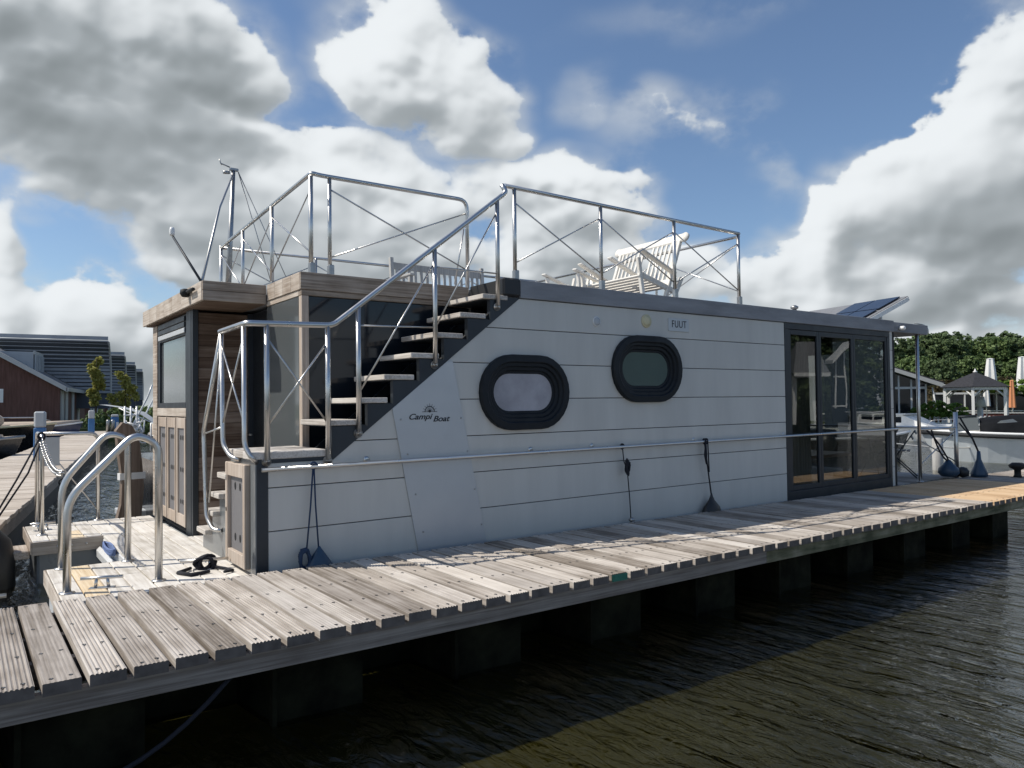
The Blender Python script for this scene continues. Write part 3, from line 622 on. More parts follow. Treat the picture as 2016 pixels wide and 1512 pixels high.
hw = bpart(b, 'helm_window', M['anth']); b = MB(); b.box(.092, .10, 2.616, 3.899, 1.276, 1.989); b.build('pane', M['mglass'], hw)
for k in range(3): b = MB(); b.box(.052, .066, 2.60, 3.91, 2.01 + k * .062, 2.062 + k * .062, b=.003); b.build('shutter_slat', M['grey_p'] if k == 0 else M['anth'], hw)
b = MB(); b.box(.058, .12, 2.55, 3.995, 1.125, 1.215, b=.003); bpart(b, 'sill_board', M['fasciaY'])
b = MB(); b.box(.09, .12, 2.55, 3.995, -.09, 1.12); bpart(b, 'locker_back', M['blackmat'])
for (y0, y1) in ((2.555, 2.96), (3.00, 3.42), (3.46, 3.90)):
    b = MB(); b.box(.052, .088, y0, y0 + .05, -.03, 1.115, b=.004); b.box(.052, .088, y1 - .05, y1, -.03, 1.115, b=.004); b.box(.054, .087, y0 + .052, y1 - .052, 1.0, 1.112, b=.003); b.box(.054, .087, y0 + .052, y1 - .052, -.028, .09, b=.003)
    ld = bpart(b, 'locker_door', M['post']); b = MB(); b.box(.070, .085, y0 + .051, y1 - .051, .09, 1.0); b.build('door_panel', M['doorg'], ld)
    for zz in (.90, .56, .22):
        for q in range(3): yy = (y0 + y1) / 2 + (q - 1) * .07; b = MB(); b.prism([(yy + .016 * math.cos(2 * PI * i / 8), zz + .026 * math.sin(2 * PI * i / 8)) for i in range(8)], 'x', .0665, .0695); b.build('vent_slot', M['blackmat'], ld)
# helm roof
b = MB(); b.box(.015, .578, 1.60, 4.45, 2.232, 2.395); bpart(b, 'helm_roof', M['fascia'])
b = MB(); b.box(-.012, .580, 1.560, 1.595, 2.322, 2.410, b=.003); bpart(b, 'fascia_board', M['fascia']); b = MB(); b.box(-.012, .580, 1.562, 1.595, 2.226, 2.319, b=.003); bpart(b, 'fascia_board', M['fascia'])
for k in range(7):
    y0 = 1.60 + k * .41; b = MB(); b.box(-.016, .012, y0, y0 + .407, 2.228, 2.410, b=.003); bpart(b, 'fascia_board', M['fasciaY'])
b = MB(); b.box(.02, .576, 1.60, 4.44, 2.222, 2.230); bpart(b, 'soffit', M['wall'])
b = MB(); b.box(-.045, -.018, 1.95, 2.16, 2.345, 2.375, b=.008); b.lathe([(.03, -.02), (.05, .01), (.045, .05), (.02, .06)], (-.055, 2.06, 2.33), 12); b.box(-.07, -.03, 1.75, 1.98, 2.335, 2.365, b=.01); bpart(b, 'flood_lamp', M['blackmat'])
# main roof
b = MB(); b.prism([(2.36, .03), (9.60, .03), (9.60, 4.15), (.62, 4.15), (.62, .675), (2.36, .675)], 'z', 2.24, 2.395); bpart(b, 'roof_slab', M['roofg'])
b = MB(); b.box(2.51, 9.62, -.022, .028, 2.238, 2.410, b=.004); bpart(b, 'roof_edge', M['roofg'])
b = MB(); b.box(9.60, 10.715, -.018, 4.0, 2.240, 2.392, b=.006); bpart(b, 'canopy_roof', M['roofg'])
b = MB(); b.box(2.335, 2.355, .045, .60, 2.262, 2.412, b=.003); bpart(b, 'roof_edge', M['blackmat'])
b = MB(); b.box(2.300, 2.508, -.034, .040, 2.246, 2.422, b=.018); bpart(b, 'corner_cap', M['rubber'])
b = MB(); b.tube([(2.3, 4.12, 2.425), (10.4, 4.12, 2.425)], .02, 6); bpart(b, 'roof_trim', M['steel_d'])
b = MB(); b.tube([(7.60, .35, 2.40), (7.60, .35, 2.50)], .03, 10); b.lathe([(.05, 0), (.055, .03), (.02, .05)], (7.60, .35, 2.50), 12); bpart(b, 'roof_vent_pipe', M['steel_d'])
b = MB(); b.lathe([(.025, 0), (.034, .02), (.034, .07), (.026, .085)], (9.79, -.02, 2.30), 14, 0, RX(PI / 2) @ RZ(0)); bpart(b, 'spot_lamp', M['white'])
# folding glass doors
fb = MB(); fb.box(6.822, 9.512, -.004, .05, 2.155, 2.236, b=.003); fb.box(6.822, 9.512, -.004, .05, -.16, .030, b=.003); fb.box(6.822, 6.915, -.003, .05, .031, 2.154, b=.003); fb.box(9.445, 9.512, -.003, .05, .031, 2.154, b=.003)
gd = bpart(fb, 'door_frame', M['anth'])
for (x0, x1) in ((6.918, 7.622), (7.628, 8.492), (8.498, 9.442)):
    b = MB(); t = .048; b.box(x0, x0 + t, .004, .045, .033, 2.152, b=.003); b.box(x1 - t, x1, .004, .045, .033, 2.152, b=.003); b.box(x0 + t + .001, x1 - t - .001, .005, .044, 2.085, 2.151, b=.003); b.box(x0 + t + .001, x1 - t - .001, .005, .044, .034, .095, b=.003)
    lf = bpart(b, 'glass_door', M['anth']); b = MB(); b.box(x0 + t, x1 - t, .022, .027, .095, 2.085); b.build('pane', M['glass'], lf)
for k in range(8):
    z0 = -.10 + k * .294; b = MB(); b.box(9.515, 9.585, -.006, .05, z0, z0 + .290, b=.003); bpart(b, 'corner_board', M['clad'])
b = MB(); b.box(9.588, 9.66, .0, .06, -.10, 2.236, b=.003); bpart(b, 'corner_strip', M['blackmat'])
# saloon behind the doors
b = MB(); b.box(6.77, 9.58, .06, 4.08, -.12, -.02); bpart(b, 'saloon_floor', M['floor'])
b = MB(); b.box(6.77, 9.585, 4.02, 4.08, -.02, .95); b.box(6.77, 9.585, 4.02, 4.08, 1.75, 2.23); b.box(6.77, 9.585, 4.02, 4.08, .951, 1.749); bpart(b, 'saloon_wall', M['anth'])
b = MB(); b.box(9.50, 9.57, .95, 4.01, 1.95, 2.23); b.box(9.50, 9.57, 1.9, 4.01, -.02, 1.949); b.box(9.50, 9.57, .07, .95, -.02, .03); bpart(b, 'saloon_end_wall', M['anth'])
cu_b = MB(); V = []; F = []
for i in range(41):
    t = i / 40; xx = 7.14 + .42 * t; yy = .16 + .035 * math.sin(t * 38) + .01 * math.sin(t * 11); V += [(xx + .03 * (1 - 0), yy, .01), (xx * 1.0, yy, 2.12)]
for i in range(40): F.append((2 * i, 2 * i + 2, 2 * i + 3, 2 * i + 1))
cu_b.add(V, F, 0, True); bpart(cu_b, 'curtain', M['curtain'])
tb = empty('dining_table'); tb.matrix_world = boat_M @ Matrix.Translation((9.0, 1.0, -.02)); tag(tb, 'low orange wooden table seen dimly through the glass doors', 'table')
b = MB(); b.box(-.75, .45, -.42, .42, .36, .41, b=.008); b.build('tabletop', M['floor'], tb)
for sx in (-.66, .36):
    for sy in (-.34, .34): b = MB(); b.box(sx - .03, sx + .03, sy - .03, sy + .03, 0, .36); b.build('leg', M['blackmat'], tb)
sf = empty('corner_sofa'); sf.matrix_world = boat_M @ Matrix.Translation((8.1, 3.3, -.02)); tag(sf, 'dark sofa against the far wall inside the saloon', 'sofa')
b = MB(); b.box(-1.0, 1.2, -.4, .4, .08, .42, b=.04); b.build('seat', M['canvas_k'], sf); b = MB(); b.box(-1.0, 1.2, .41, .6, .08, .85, b=.04); b.build('backrest', M['canvas_k'], sf)

# ================================================================== foredeck
FZ = -.075
def deck_board(x0, x1, y0, y1, new=False):
    b = MB(); b.box(x0 + .0045, x1 - .0045, y0, y1, FZ - .03, FZ, b=.004)
    o = bpart(b, 'deck_board', M['new_f'] if new else M['deck_f'])
    if new: o['label'] = 'fresh pale yellow deck board'
for i in range(4):
    x0 = -1.262 + i * .1515; x1 = x0 + .1515
    deck_board(x0, x1, .10, .80, i == 1); deck_board(x0, x1, .804, 1.395, i == 1)
    deck_board(x0, x1, 2.935, 3.47, i == 2); deck_board(x0, x1, 3.474, 4.14)
for i in range(4):
    x0 = -.655 + i * .1665; x1 = x0 + .1665; s = (.0, .6, .25, .9)[i]
    ys = [.10, .9 + s, 2.2 + s * .8, 4.14]
    for a, c in zip(ys, ys[1:]): deck_board(x0, x1, a, c - .004)
deck_board(.012, .064, 1.62, 2.28); 
for k in range(3): deck_board(.066 + k * .19, .255 + k * .19, 1.62, 2.29)
b = MB(); b.box(-1.278, -1.264, .10, 1.40, FZ - .12, FZ - .002, b=.002); b.box(-1.263, -.66, 1.397, 1.412, FZ - .12, FZ - .002, b=.002); bpart(b, 'edge_board', M['fasciaY'])
b = MB(); b.box(-1.278, -1.264, 2.92, 4.15, FZ - .12, FZ - .002, b=.002); b.box(-1.263, -.60, 2.918, 2.933, FZ - .13, FZ - .002, b=.002); bpart(b, 'edge_board', M['fascia'])
b = MB(); b.box(-1.24, -.70, .15, 1.36, -.95, FZ - .031); bpart(b, 'pontoon', M['grey_p'])
b = MB(); b.box(-1.22, -.66, 2.96, 4.10, -.95, FZ - .04, b=.02); bpart(b, 'pontoon', M['panelg'])
for xx in (-1.05, -.93, -.80): b = MB(); b.lathe([(.011, 0), (.011, .006), (.004, .008)], (xx, 2.917, FZ - .06), 8, 0, RX(PI / 2)); bpart(b, 'bolt', M['steel'])
b = MB(); b.box(-.655, -.03, .15, 4.10, -.95, FZ - .031, b=.01); bpart(b, 'pontoon', M['white'])
b = MB(); b.box(-.72, -.656, 2.05, 2.90, -.30, FZ - .10, b=.03); bpart(b, 'pontoon_bracket', M['white'])
b = MB(); b.box(-1.42, -1.28, 2.98, 3.4, -.24, -.16, b=.01); bpart(b, 'step', M['fasciaY'])

# handrails
RS = .0215
def rail(name, pts, r=RS, fr=.10, parent=None, n=10, mat='steel', label=None):
    b = MB(); b.tube(fillet(pts, fr) if fr else pts, r, n); return bpart(b, name, M[mat], parent, label)
def flange(p, parent, R=None, r=.052):
    b = MB(); b.lathe([(r, 0), (r, .008), (r * .55, .014), (RS * 1.05, .016)], p, 18, 0, R); return b.build('flange', M['steel'], parent)
def post(p0, p1, parent, r=.0215, name='railing_post'):
    b = MB(); b.tube([p0, p1], r, 10); return b.build(name, M['steel'], parent)
def brace(p0, p1, parent, r=.0075):
    b = MB(); b.tube([p0, p1], r, 6); return b.build('brace', M['steel'], parent)
a1 = rail('handrail', [(-1.208, .40, FZ), (-1.208, .40, .585), (-.775, .40, 1.035), (-.612, .40, .955), (-.612, .40, FZ)], .0275, .13)
flange((-1.208, .40, FZ), a1); flange((-.612, .40, FZ), a1)
a2 = rail('handrail', [(-1.158, 1.35, FZ), (-1.158, 1.35, .62), (-.83, 1.35, 1.02), (-.672, 1.35, .97), (-.672, 1.35, FZ)], .0265, .13)
flange((-1.158, 1.35, FZ), a2); flange((-.672, 1.35, FZ), a2)
a3 = rail('handrail', [(-1.155, 3.35, FZ), (-1.155, 3.35, .955), (-1.15, 4.10, .955), (-1.15, 4.10, FZ)], .021, .10)
flange((-1.155, 3.35, FZ), a3); flange((-1.15, 4.10, FZ), a3)
a4 = rail('handrail', [(-1.12, 4.10, .945), (-.548, 4.12, .935), (-.548, 4.12, FZ)], .021, .10); flange((-.548, 4.12, FZ), a4)
brace((-1.14, 4.10, .90), (-.56, 4.12, .06), a4, .008)
b = MB(); b.box(-1.10, -.935, 4.085, 4.092, .585, .905, b=.002); bpart(b, 'blank_sign', M['grey_p'], label='blank grey sign hanging from the rail')
b = MB()
cp = catenary((-1.155, 3.33, .90), (-1.15, 1.40, .70), .10, 46)
for k in range(46):
    p = cp[k].lerp(cp[k + 1], .5); d = (cp[k + 1] - cp[k]).normalized(); s_ = Vector((0, 0, 1)).cross(d).normalized() if k % 2 else d.cross(Vector((1, 0, 0))).normalized()
    ring = [p + d * (.040 * math.cos(t)) + s_ * (.028 * math.sin(t)) for t in [2 * PI * j / 8 for j in range(8)]]; b.tube(ring, .0055, 5, closed=True)
bpart(b, 'safety_chain', M['steel'])
# landing and stair handrail
YR = -.030
RS = .0235
top = [(-.085, .69, 1.85), (-.085, -.03, 1.857), (.600, YR, 1.874), (2.350, YR, 3.235), (2.315, YR + .03, 3.305)]
hr = rail('handrail', top, .0235, .05)
lo = rail('handrail', [(-.085, .655, 1.85), (-.085, 1.237, 1.007), (-.085, 1.15, .27), (-.06, 1.02, .165), (-.005, .95, .165)], .019, .06)
b = MB(); b.tube(fillet([(-.085, .66, 1.845), (-.085, .62, .92), (-.055, .50, .82), (-.005, .42, .80)], .06), .019, 10); b.build('railing_post', M['steel'], hr)
b = MB(); b.tube(fillet([(-.085, .045, 1.852), (-.085, .03, .93), (-.05, -.03, .84), (-.005, .0, .80)], .06), .019, 10); b.build('railing_post', M['steel'], hr)
for xx, zt, zb in ((.068, 1.858, .815), (.557, 1.868, .795), (.823, 2.035, 1.005), (1.555, 2.60, 1.585), (2.238, 3.14, 2.145)):
    post((xx, YR, zb), (xx, YR, zt), hr); flange((xx, YR + .022, zb - .01), hr, RX(PI / 2), .038)
for p, q in (((.08, YR, 1.735), (.55, YR, 1.09)), ((.55, YR, 1.735), (.08, YR, 1.09)), ((.82, YR, 1.885), (1.555, YR, 1.905)), ((1.55, YR, 2.48), (.835, YR, 1.345)), ((1.555, YR, 2.445), (2.238, YR, 2.445)), ((2.235, YR, 3.03), (1.57, YR, 1.93)),
             ((-.085, .64, 1.72), (-.085, .07, 1.13)), ((-.085, .08, 1.72), (-.085, .61, 1.10))): brace(p, q, hr)
brace((-.085, .69, 1.62), (-.085, 1.06, .40), lo); brace((-.085, 1.20, .99), (-.085, .64, 1.06), lo)
# roof railings
RT = 2.41
def xbr(p, q, parent, z0=2.58, z1=3.17):
    p = Vector(p); q = Vector(q); brace((p.x, p.y, z1), (q.x, q.y, z0), parent); brace((p.x, p.y, z0), (q.x, q.y, z1), parent)
def foot(p, parent): b = MB(); b.box(p[0] - .02, p[0] + .035, p[1] - .025, p[1] + .025, RT - .01, RT + .10, b=.006); b.build('post_foot', M['steel_d'], parent)
r1 = rail('roof_railing', [(2.37, .03, 3.315), (5.955, .03, 3.295)], .0215, 0)
xs = (2.485, 3.617, 4.76, 5.935)
for xx in xs: post((xx, .03, RT - .02), (xx, .03, 3.30), r1, .0205); foot((xx, .03), r1)
for a, c in zip(xs, xs[1:]): xbr((a, .03, 0), (c, .03, 0), r1)
r2 = rail('roof_railing', [(5.96, .03, 3.262), (5.96, 4.10, 3.255)], .018, 0)
ys = (.055, 1.42, 2.76, 4.09)
for yy in ys: post((5.96, yy, RT - .02), (5.96, yy, 3.255), r2, .0165)
for a, c in zip(ys, ys[1:]): xbr((5.96, a, 0), (5.96, c, 0), r2)
r3 = rail('roof_railing', [(.855, 4.22, 3.275), (5.96, 4.12, 3.262)], .018, 0)
xs = (.86, 2.12, 3.40, 4.68, 5.94)
for xx in xs: post((xx, 4.20, RT - .02), (xx, 4.20 - .02 * (xx - .86), 3.265), r3, .0165)
for a, c in zip(xs, xs[1:]): xbr((a, 4.18, 0), (c, 4.15, 0), r3)
r4 = rail('roof_railing', [(.855, 4.22, 3.275), (.705, .68, 3.315), (.80, .72, 3.320), (2.385, .72, 3.330), (2.385, .72, RT)], .0205, .10)
lp = ((.704, .70), (.757, 1.92), (.808, 3.10), (.852, 4.19))
for xx, yy in lp: post((xx, yy, RT - .02), (xx, yy, 3.295), r4, .0205); foot((xx, yy), r4)
for a, c in zip(lp, lp[1:]): xbr((*a, 0), (*c, 0), r4, 2.60, 3.18)
post((.89, .72, RT - .02), (.89, .72, 3.31), r4, .0185); foot((.89, .72), r4)
brace((.897, .72, 3.205), (2.385, .72, 2.60), r4); brace((.897, .72, 2.58), (2.37, .72, 3.19), r4); brace((2.35, .73, 3.03), (2.24, .74, 2.45), r4, .008)
# grab rail along the wall
gr = rail('grab_rail', [(.017, -.055, .745), (9.60, -.055, .760), (9.95, .18, .66)], .017, .03)
for xx in (.9, 2.62, 3.42, 5.0, 6.75): b = MB(); b.tube([(xx, -.055, .755), (xx, .0, .775)], .008, 6); b.lathe([(.028, 0), (.028, .005), (.01, .008)], (xx, 0, .775), 12, 0, RX(PI / 2)); b.build('rail_bracket', M['steel'], gr)
# stern terrace
for k in range(14):
    x0 = 9.67 + k * .148; b = MB(); b.box(x0, x0 + .145, .03, 4.0, -.13, -.10, b=.003); bpart(b, 'deck_board', M['deck'])
b = MB(); b.box(9.62, 11.76, .02, 4.05, -.95, -.135); bpart(b, 'pontoon', M['grey_p'])
for yy in (.02, 3.9): b = MB(); b.tube([(10.42, yy, -.10), (10.42, yy, 2.24)], .027, 12); o = bpart(b, 'canopy_post', M['steel']); flange((10.42, yy, -.10), o)
rr = rail('terrace_railing', [(10.42, .02, .725), (11.69, .02, .715), (11.72, .02, .70)], .019, .03)
b = MB(); b.tube([(11.69, .02, -.12), (11.69, .02, .98)], .034, 12); b.build('railing_post', M['steel'], rr)
brace((10.44, .02, .17), (11.66, .02, .66), rr, .010); brace((10.44, .02, .55), (11.66, .02, .15), rr, .010)
rail('terrace_railing', [(11.72, .05, .71), (11.72, 3.98, .71), (11.72, 3.98, -.1)], .019, .05)

# ================================================================== things hung on and standing on the houseboat
def place(name, p, rz=0.0): o = empty(name); o.matrix_world = boat_M @ Matrix.Translation(p) @ Matrix.Rotation(rz, 4, 'Z'); return o
def fender(p, prof, mat, label, sy=.6):
    t = place('fender', p); tag(t, label, 'fender', 'fenders along the boat')
    b = MB(); b.lathe(prof, (0, 0, 0), 18); o = b.build('fender_body', mat, t); o.scale = (1, sy, 1); return t
t = fender((.455, -.082, 0), [(.008, .125), (.02, .105), (.035, .085), (.125, -.045), (.13, -.12), (.12, -.30), (.02, -.42)], M['bluefend'], 'blue cone shaped fender hanging by a doubled navy cord near the stair corner')
b = MB(); b.tube([(-.005, 0, .11), (-.02, .02, .45), (-.03, .025, .77)], .0065, 6); b.tube([(-.10, 0, .12), (-.06, .02, .45), (-.035, .025, .77)], .0065, 6); b.tube([(-.033 + .026 * math.cos(a), .027 , .757 + .026 * math.sin(a)) for a in [2 * PI * i / 10 for i in range(10)]], .009, 6, closed=True); b.build('cord', M['bluerope'], t)
b = MB(); rb = random.Random(3)
for k in range(9): a0 = rb.random() * 6; b.tube([(-.115 + .036 * math.cos(a0 + j * .7) * (1 + .2 * rb.random()), .0 + .02 * math.sin(j * 2), .045 + .075 * math.sin(a0 + j * .7) - .01 * k * .3) for j in range(9)], .010, 5, closed=True)
b.build('cord_bundle', M['bluerope'], t)
t = place('cord', (3.80, -.075, 0)); tag(t, 'thin black cord with a knotted bundle dropping from the rail beside the left porthole', 'cord')
b = MB(); b.tube([(0, .02, .775), (.012, .01, .6), (.05, .0, .5), (.07, -.01, .2), (.075, -.02, -.06)], .006, 6); b.build('line', M['blackrope'], t)
b = MB(); rb = random.Random(5)
for k in range(6): a0 = rb.random() * 6; b.tube([(.045 + .022 * math.cos(a0 + j * .8), -.01 + .015 * math.sin(j * 1.7), .535 + .055 * math.sin(a0 + j * .8) - .012 * k + .03) for j in range(8)], .010, 5, closed=True)
b.tube([(.026 * math.cos(a), .02, .757 + .026 * math.sin(a)) for a in [2 * PI * i / 10 for i in range(10)]], .008, 6, closed=True); b.build('knot', M['blackrope'], t)
b = MB(); b.lathe([(.03, 0), (.035, .02), (.01, .04)], (.075, -.03, -.03), 10); b.build('eye_bolt', M['steel_d'], t)
t = fender((5.20, -.082, 0), [(.012, .15), (.022, .12), (.05, .07), (.13, -.01), (.15, -.06), (.15, -.20), (.02, -.38)], M['rubber'], 'black pear shaped fender on a black strap in front of the right porthole', .5)
b = MB(); b.tube([(0, 0, .12), (-.04, .015, .45), (-.08, .025, .77)], .009, 6); b.tube([(-.085, .0, .77), (-.12, -.01, .60), (-.09, -.01, .50), (-.075, .0, .62), (-.07, .01, .76)], .009, 6); b.tube([(-.05, .0, .77), (-.045, -.01, .40)], .008, 6)
for k in range(3): b.tube([(-.075 + k * .015 + .028 * math.cos(a), .027, .757 + .028 * math.sin(a)) for a in [2 * PI * i / 10 for i in range(10)]], .010, 6, closed=True)
b.build('strap', M['blackrope'], t)
# spare fenders at the terrace rail
t = fender((11.28, -.03, -.10), [(.02, .02), (.11, .03), (.16, .09), (.15, .16), (.08, .23), (.03, .30)], M['bluefend'], 'round blue fender lying beside the terrace post at the far end of the jetty', 1.0)
b = MB(); b.tube(catenary((0, 0, .28), (-.45, .05, .80), .1), .014, 6); b.tube(catenary((.02, 0, .28), (-.6, .05, .80), -.05), .014, 6); b.build('strap', M['blackrope'], t)
t = fender((11.95, -.22, -.10), [(.15, .0), (.155, .05), (.10, .16), (.045, .28), (.03, .42)], M['bluefend'], 'dark blue cone fender hanging from the terrace post by a black strap', .8)
b = MB(); b.tube([(0, 0, .40), (-.06, .06, .62), (-.20, .19, .98)], .016, 6); b.tube([(0, 0, .40), (-.10, .04, .62), (-.25, .19, .90)], .012, 6); b.build('strap', M['blackrope'], t)
t = place('fender', (11.62, -.10, -.10)); tag(t, 'black fender between the two blue ones at the end post', 'fender', 'fenders along the boat'); b = MB(); b.lathe([(.03, .0), (.09, .02), (.10, .10), (.07, .15), (.02, .17)], (0, 0, 0), 14); b.build('fender_body', M['rubber'], t)
# garden bench on the roof
def bench():
    t = place('garden_bench', (4.02, 3.72, RT + .01), math.radians(2)); tag(t, 'grey slatted wooden garden bench with its back to the far railing of the roof', 'bench')
    w = 1.62
    for sx in (-1, 1):
        b = MB(); b.obox((sx * w / 2, .30, .47), .055, .055, .96, RX(-.08), b=.004); b.build('leg', M['bench'], t)
        b = MB(); b.box(sx * w / 2 - .027, sx * w / 2 + .027, -.24, -.185, 0, .62, b=.004); b.build('leg', M['bench'], t)
        b = MB(); b.box(sx * w / 2 - .04, sx * w / 2 + .04, -.28, .30, .60, .635, b=.008); b.build('armrest', M['bench'], t)
    b = MB(); b.box(-w / 2 + .03, w / 2 - .03, .318, .345, .78, .88, b=.006); b.build('top_rail', M['bench'], t)
    b = MB(); b.box(-w / 2 + .03, w / 2 - .03, .29, .315, .42, .48, b=.004); b.build('lower_rail', M['bench'], t)
    for k in range(15):
        xx = -w / 2 + .09 + k * (w - .18) / 14; b = MB(); b.obox((xx, .315, .63), .045, .012, .31, RX(-.06)); b.build('slat', M['bench'], t)
    for k in range(5): b = MB(); b.box(-w / 2 + .03, w / 2 - .03, -.23 + k * .105, -.14 + k * .105, .40, .42, b=.003); b.build('seat_slat', M['bench'], t)
bench()
# white double recliner
t = place('double_recliner', (4.50, .66, RT - .004), math.radians(-92)); tag(t, 'whitewashed slatted two seat recliner tilted back behind the roof railing', 'recliner')
def rec(t):
    W_ = 1.04; tilt = RX(-.36)
    def bk(x, h): return Vector((x, .30, .16)) + tilt @ Vector((0, 0, h))
    b = MB(); b.obox(bk(0, .62), W_ + .10, .03, .115, tilt, b=.014); 
    for s in (-1, 1): b.lathe([(.057, -.014), (.057, .014)], bk(s * (W_ / 2 + .05), .62), 16, 0, tilt @ RX(PI / 2))
    b.build('top_rail', M['cream'], t)
    b = MB(); b.obox(bk(0, .47) + Vector((0, .02, 0)), W_ - .04, .02, .03, tilt); b.build('cross_rail', M['bench'], t)
    b = MB(); b.obox(bk(0, .05), W_ - .02, .025, .07, tilt, b=.005); b.build('lower_rail', M['cream'], t)
    for side in (-1, 1):
        for k in range(6):
            xx = side * (.085 + k * .074); b = MB(); b.obox(bk(xx, .33), .030, .018, .50, tilt, b=.003); b.build('slat', M['cream'], t)
        b = MB(); b.obox(bk(side * (W_ / 2 - .015), .20), .045, .045, .76, tilt, b=.006); b.build('stile', M['cream'], t)
        b = MB(); b.obox((side * (W_ / 2 + .01), .10, .42), .085, .60, .028, RX(-.40), b=.01); b.build('armrest', M['cream'], t)
        b = MB(); b.obox((side * (W_ / 2 - .02), -.14, .24), .045, .045, .42, RX(.15), b=.005); b.build('leg', M['cream'], t)
        b = MB(); b.obox((side * (W_ / 2 - .02), .45, .14), .045, .045, .30, RX(-.5), b=.005); b.build('leg', M['cream'], t)
        b = MB(); b.obox((side * (W_ / 2 - .02), .12, .18), .04, .60, .06, RX(-.28), b=.005); b.build('seat_rail', M['cream'], t)
    b = MB(); b.obox((0, .10, .42), .085, .56, .028, RX(-.40), b=.01); b.build('armrest', M['cream'], t)
    for k in range(7): b = MB(); b.obox((0, -.10 + k * .062, .25 - k * .018), W_ - .10, .045, .016, RX(-.28)); b.build('seat_slat', M['cream'], t)
rec(t)
t = place('deck_chair', (4.42, 1.42, RT + .01), math.radians(-80)); tag(t, 'low whitewashed chair with flat arms half hidden left of the slatted recliner', 'chair')
for s in (-1, 1):
    b = MB(); b.obox((s * .25, -.05, .38), .07, .46, .026, RX(-.22), b=.008); b.build('armrest', M['cream'], t)
    b = MB(); b.obox((s * .25, -.18, .20), .04, .04, .38, RX(.1), b=.004); b.build('leg', M['cream'], t); b = MB(); b.obox((s * .25, .18, .17), .04, .04, .36, RX(-.2), b=.004); b.build('leg', M['cream'], t)
for k in range(6): b = MB(); b.obox((-.2 + k * .08, .24, .30), .035, .014, .28, RX(-.3)); b.build('slat', M['cream'], t)
for k in range(5): b = MB(); b.obox((0, -.18 + k * .09, .20), .48, .06, .016, RX(0)); b.build('seat_slat', M['cream'], t)
# signal mast on the helm roof with its two struts
t = place('signal_mast', (.86, 3.95, RT)); tag(t, 'grey steel mast with wind vane rising behind the roof railing, its stays running down', 'mast')
b = MB(); b.tube([(0, 0, -.02), (.10, .06, 1.84)], [.040, .026], 12); b.build('pole', M['steel_d'], t)
b = MB(); b.box(.05, .16, .035, .075, 1.83, 1.865, b=.006); b.tube([(.06, .06, 1.87), (-.06, .05, 1.90)], .008, 6); b.tube([(-.075, .05, 1.95), (-.06, .05, 1.90), (-.045, .05, 1.88)], .007, 5); b.tube([(-.03, .05, 1.79), (.05, .05, 1.80)], .022, 6); b.build('wind_vane', M['steel_d'], t)
for e_ in ((.95, -.1, .02), (.72, .1, .02)): b = MB(); b.tube([(.16, .06, 1.83), e_], .006, 5); b.build('stay', M['steel_d'], t)
t = place('nav_light_pole', (.0, 1.66, RT)); tag(t, 'short dark pole leaning left from the roof corner, white lantern at its tip', 'light pole')
b = MB(); b.tube([(0, 0, .0), (-.145, .50, .505)], .012, 8); b.build('pole', M['anth'], t); b = MB(); b.lathe([(.022, 0), (.026, .02), (.026, .06), (.018, .085)], (-.15, .515, .515), 10); b.build('lantern', M['white'], t)
t = place('stay_pole', (.01, 1.68, RT)); tag(t, 'thin dark strut running from the cabin roof corner up to the mast head', 'strut')
b = MB(); b.tube([(0, 0, 0), (.50, 1.28, 1.06), (.93, 2.30, 1.76)], .014, 8); b.build('pole', M['steel_d'], t)
# cleats and ropes on the foredeck
def cleat(p, rz, label, ln=.27, mat='steel'):
    t = place('mooring_cleat', p, rz); tag(t, label, 'cleat', 'mooring cleats')
    b = MB(); b.tube([(-ln / 2, 0, .075), (ln / 2, 0, .075)], [.0125, .0125], 10); b.build('bar', M[mat], t)
    for s in (-1, 1): b = MB(); b.tube([(s * .045, 0, .0), (s * .035, 0, .072)], .012, 8); b.build('leg', M[mat], t)
    b = MB(); b.box(-.085, .085, -.03, .03, 0, .006, b=.002); b.build('base', M[mat], t); return t
cleat((-.985, .43, FZ), math.radians(-22), 'bare steel mooring cleat beside the nearest handrail foot on the foredeck', .28)
t = cleat((-.235, .60, FZ), math.radians(-18), 'steel cleat wrapped in thick black rope at the corner of the foredeck', .36)
b = MB()
for k in range(7):
    ph_ = k * 1.1; b.tube([((.060 + .010 * math.sin(k)) * math.cos(a) + .008 * k - .02, .028 * math.sin(2 * a + ph_), .048 + (.040 + .004 * k) * math.sin(a)) for a in [2 * PI * i / 16 for i in range(16)]], .011, 6, closed=True)
b.tube([(.05, 0, .05), (.09, -.04, .02), (.16, -.10, .015), (.22, -.20, .016), (.16, -.26, .02)], .011, 6); b.tube([(-.1, -.02, .02), (-.18, -.14, .014), (-.08, -.25, .014), (.05, -.18, .016)], .013, 6)
b.build('mooring_rope', M['blackrope'], t)
cleat((-1.12, 3.72, FZ), math.radians(10), 'steel cleat by the far corner posts of the foredeck', .24)
t = empty('mooring_cleat', (.16, 5.60, -.02), (0, 0, 0)); tag(t, 'pale worn cleat at the jetty edge cut by the left frame', 'cleat', 'mooring cleats')
b = MB(); b.tube([(-.2, 0, .085), (.10, 0, .085)], .014, 10); b.build('bar', M['steel'], t); b = MB(); b.tube([(-.04, 0, 0), (-.04, 0, .08)], .013, 8); b.box(-.12, .08, -.03, .03, -.01, .004, b=.002); b.build('base', M['steel'], t)
t = place('rope_coil', (-.69, 2.25, -.135)); tag(t, 'bundle of faded blue rope on the white bracket in the deck notch', 'rope')
b = MB(); rb = random.Random(9)
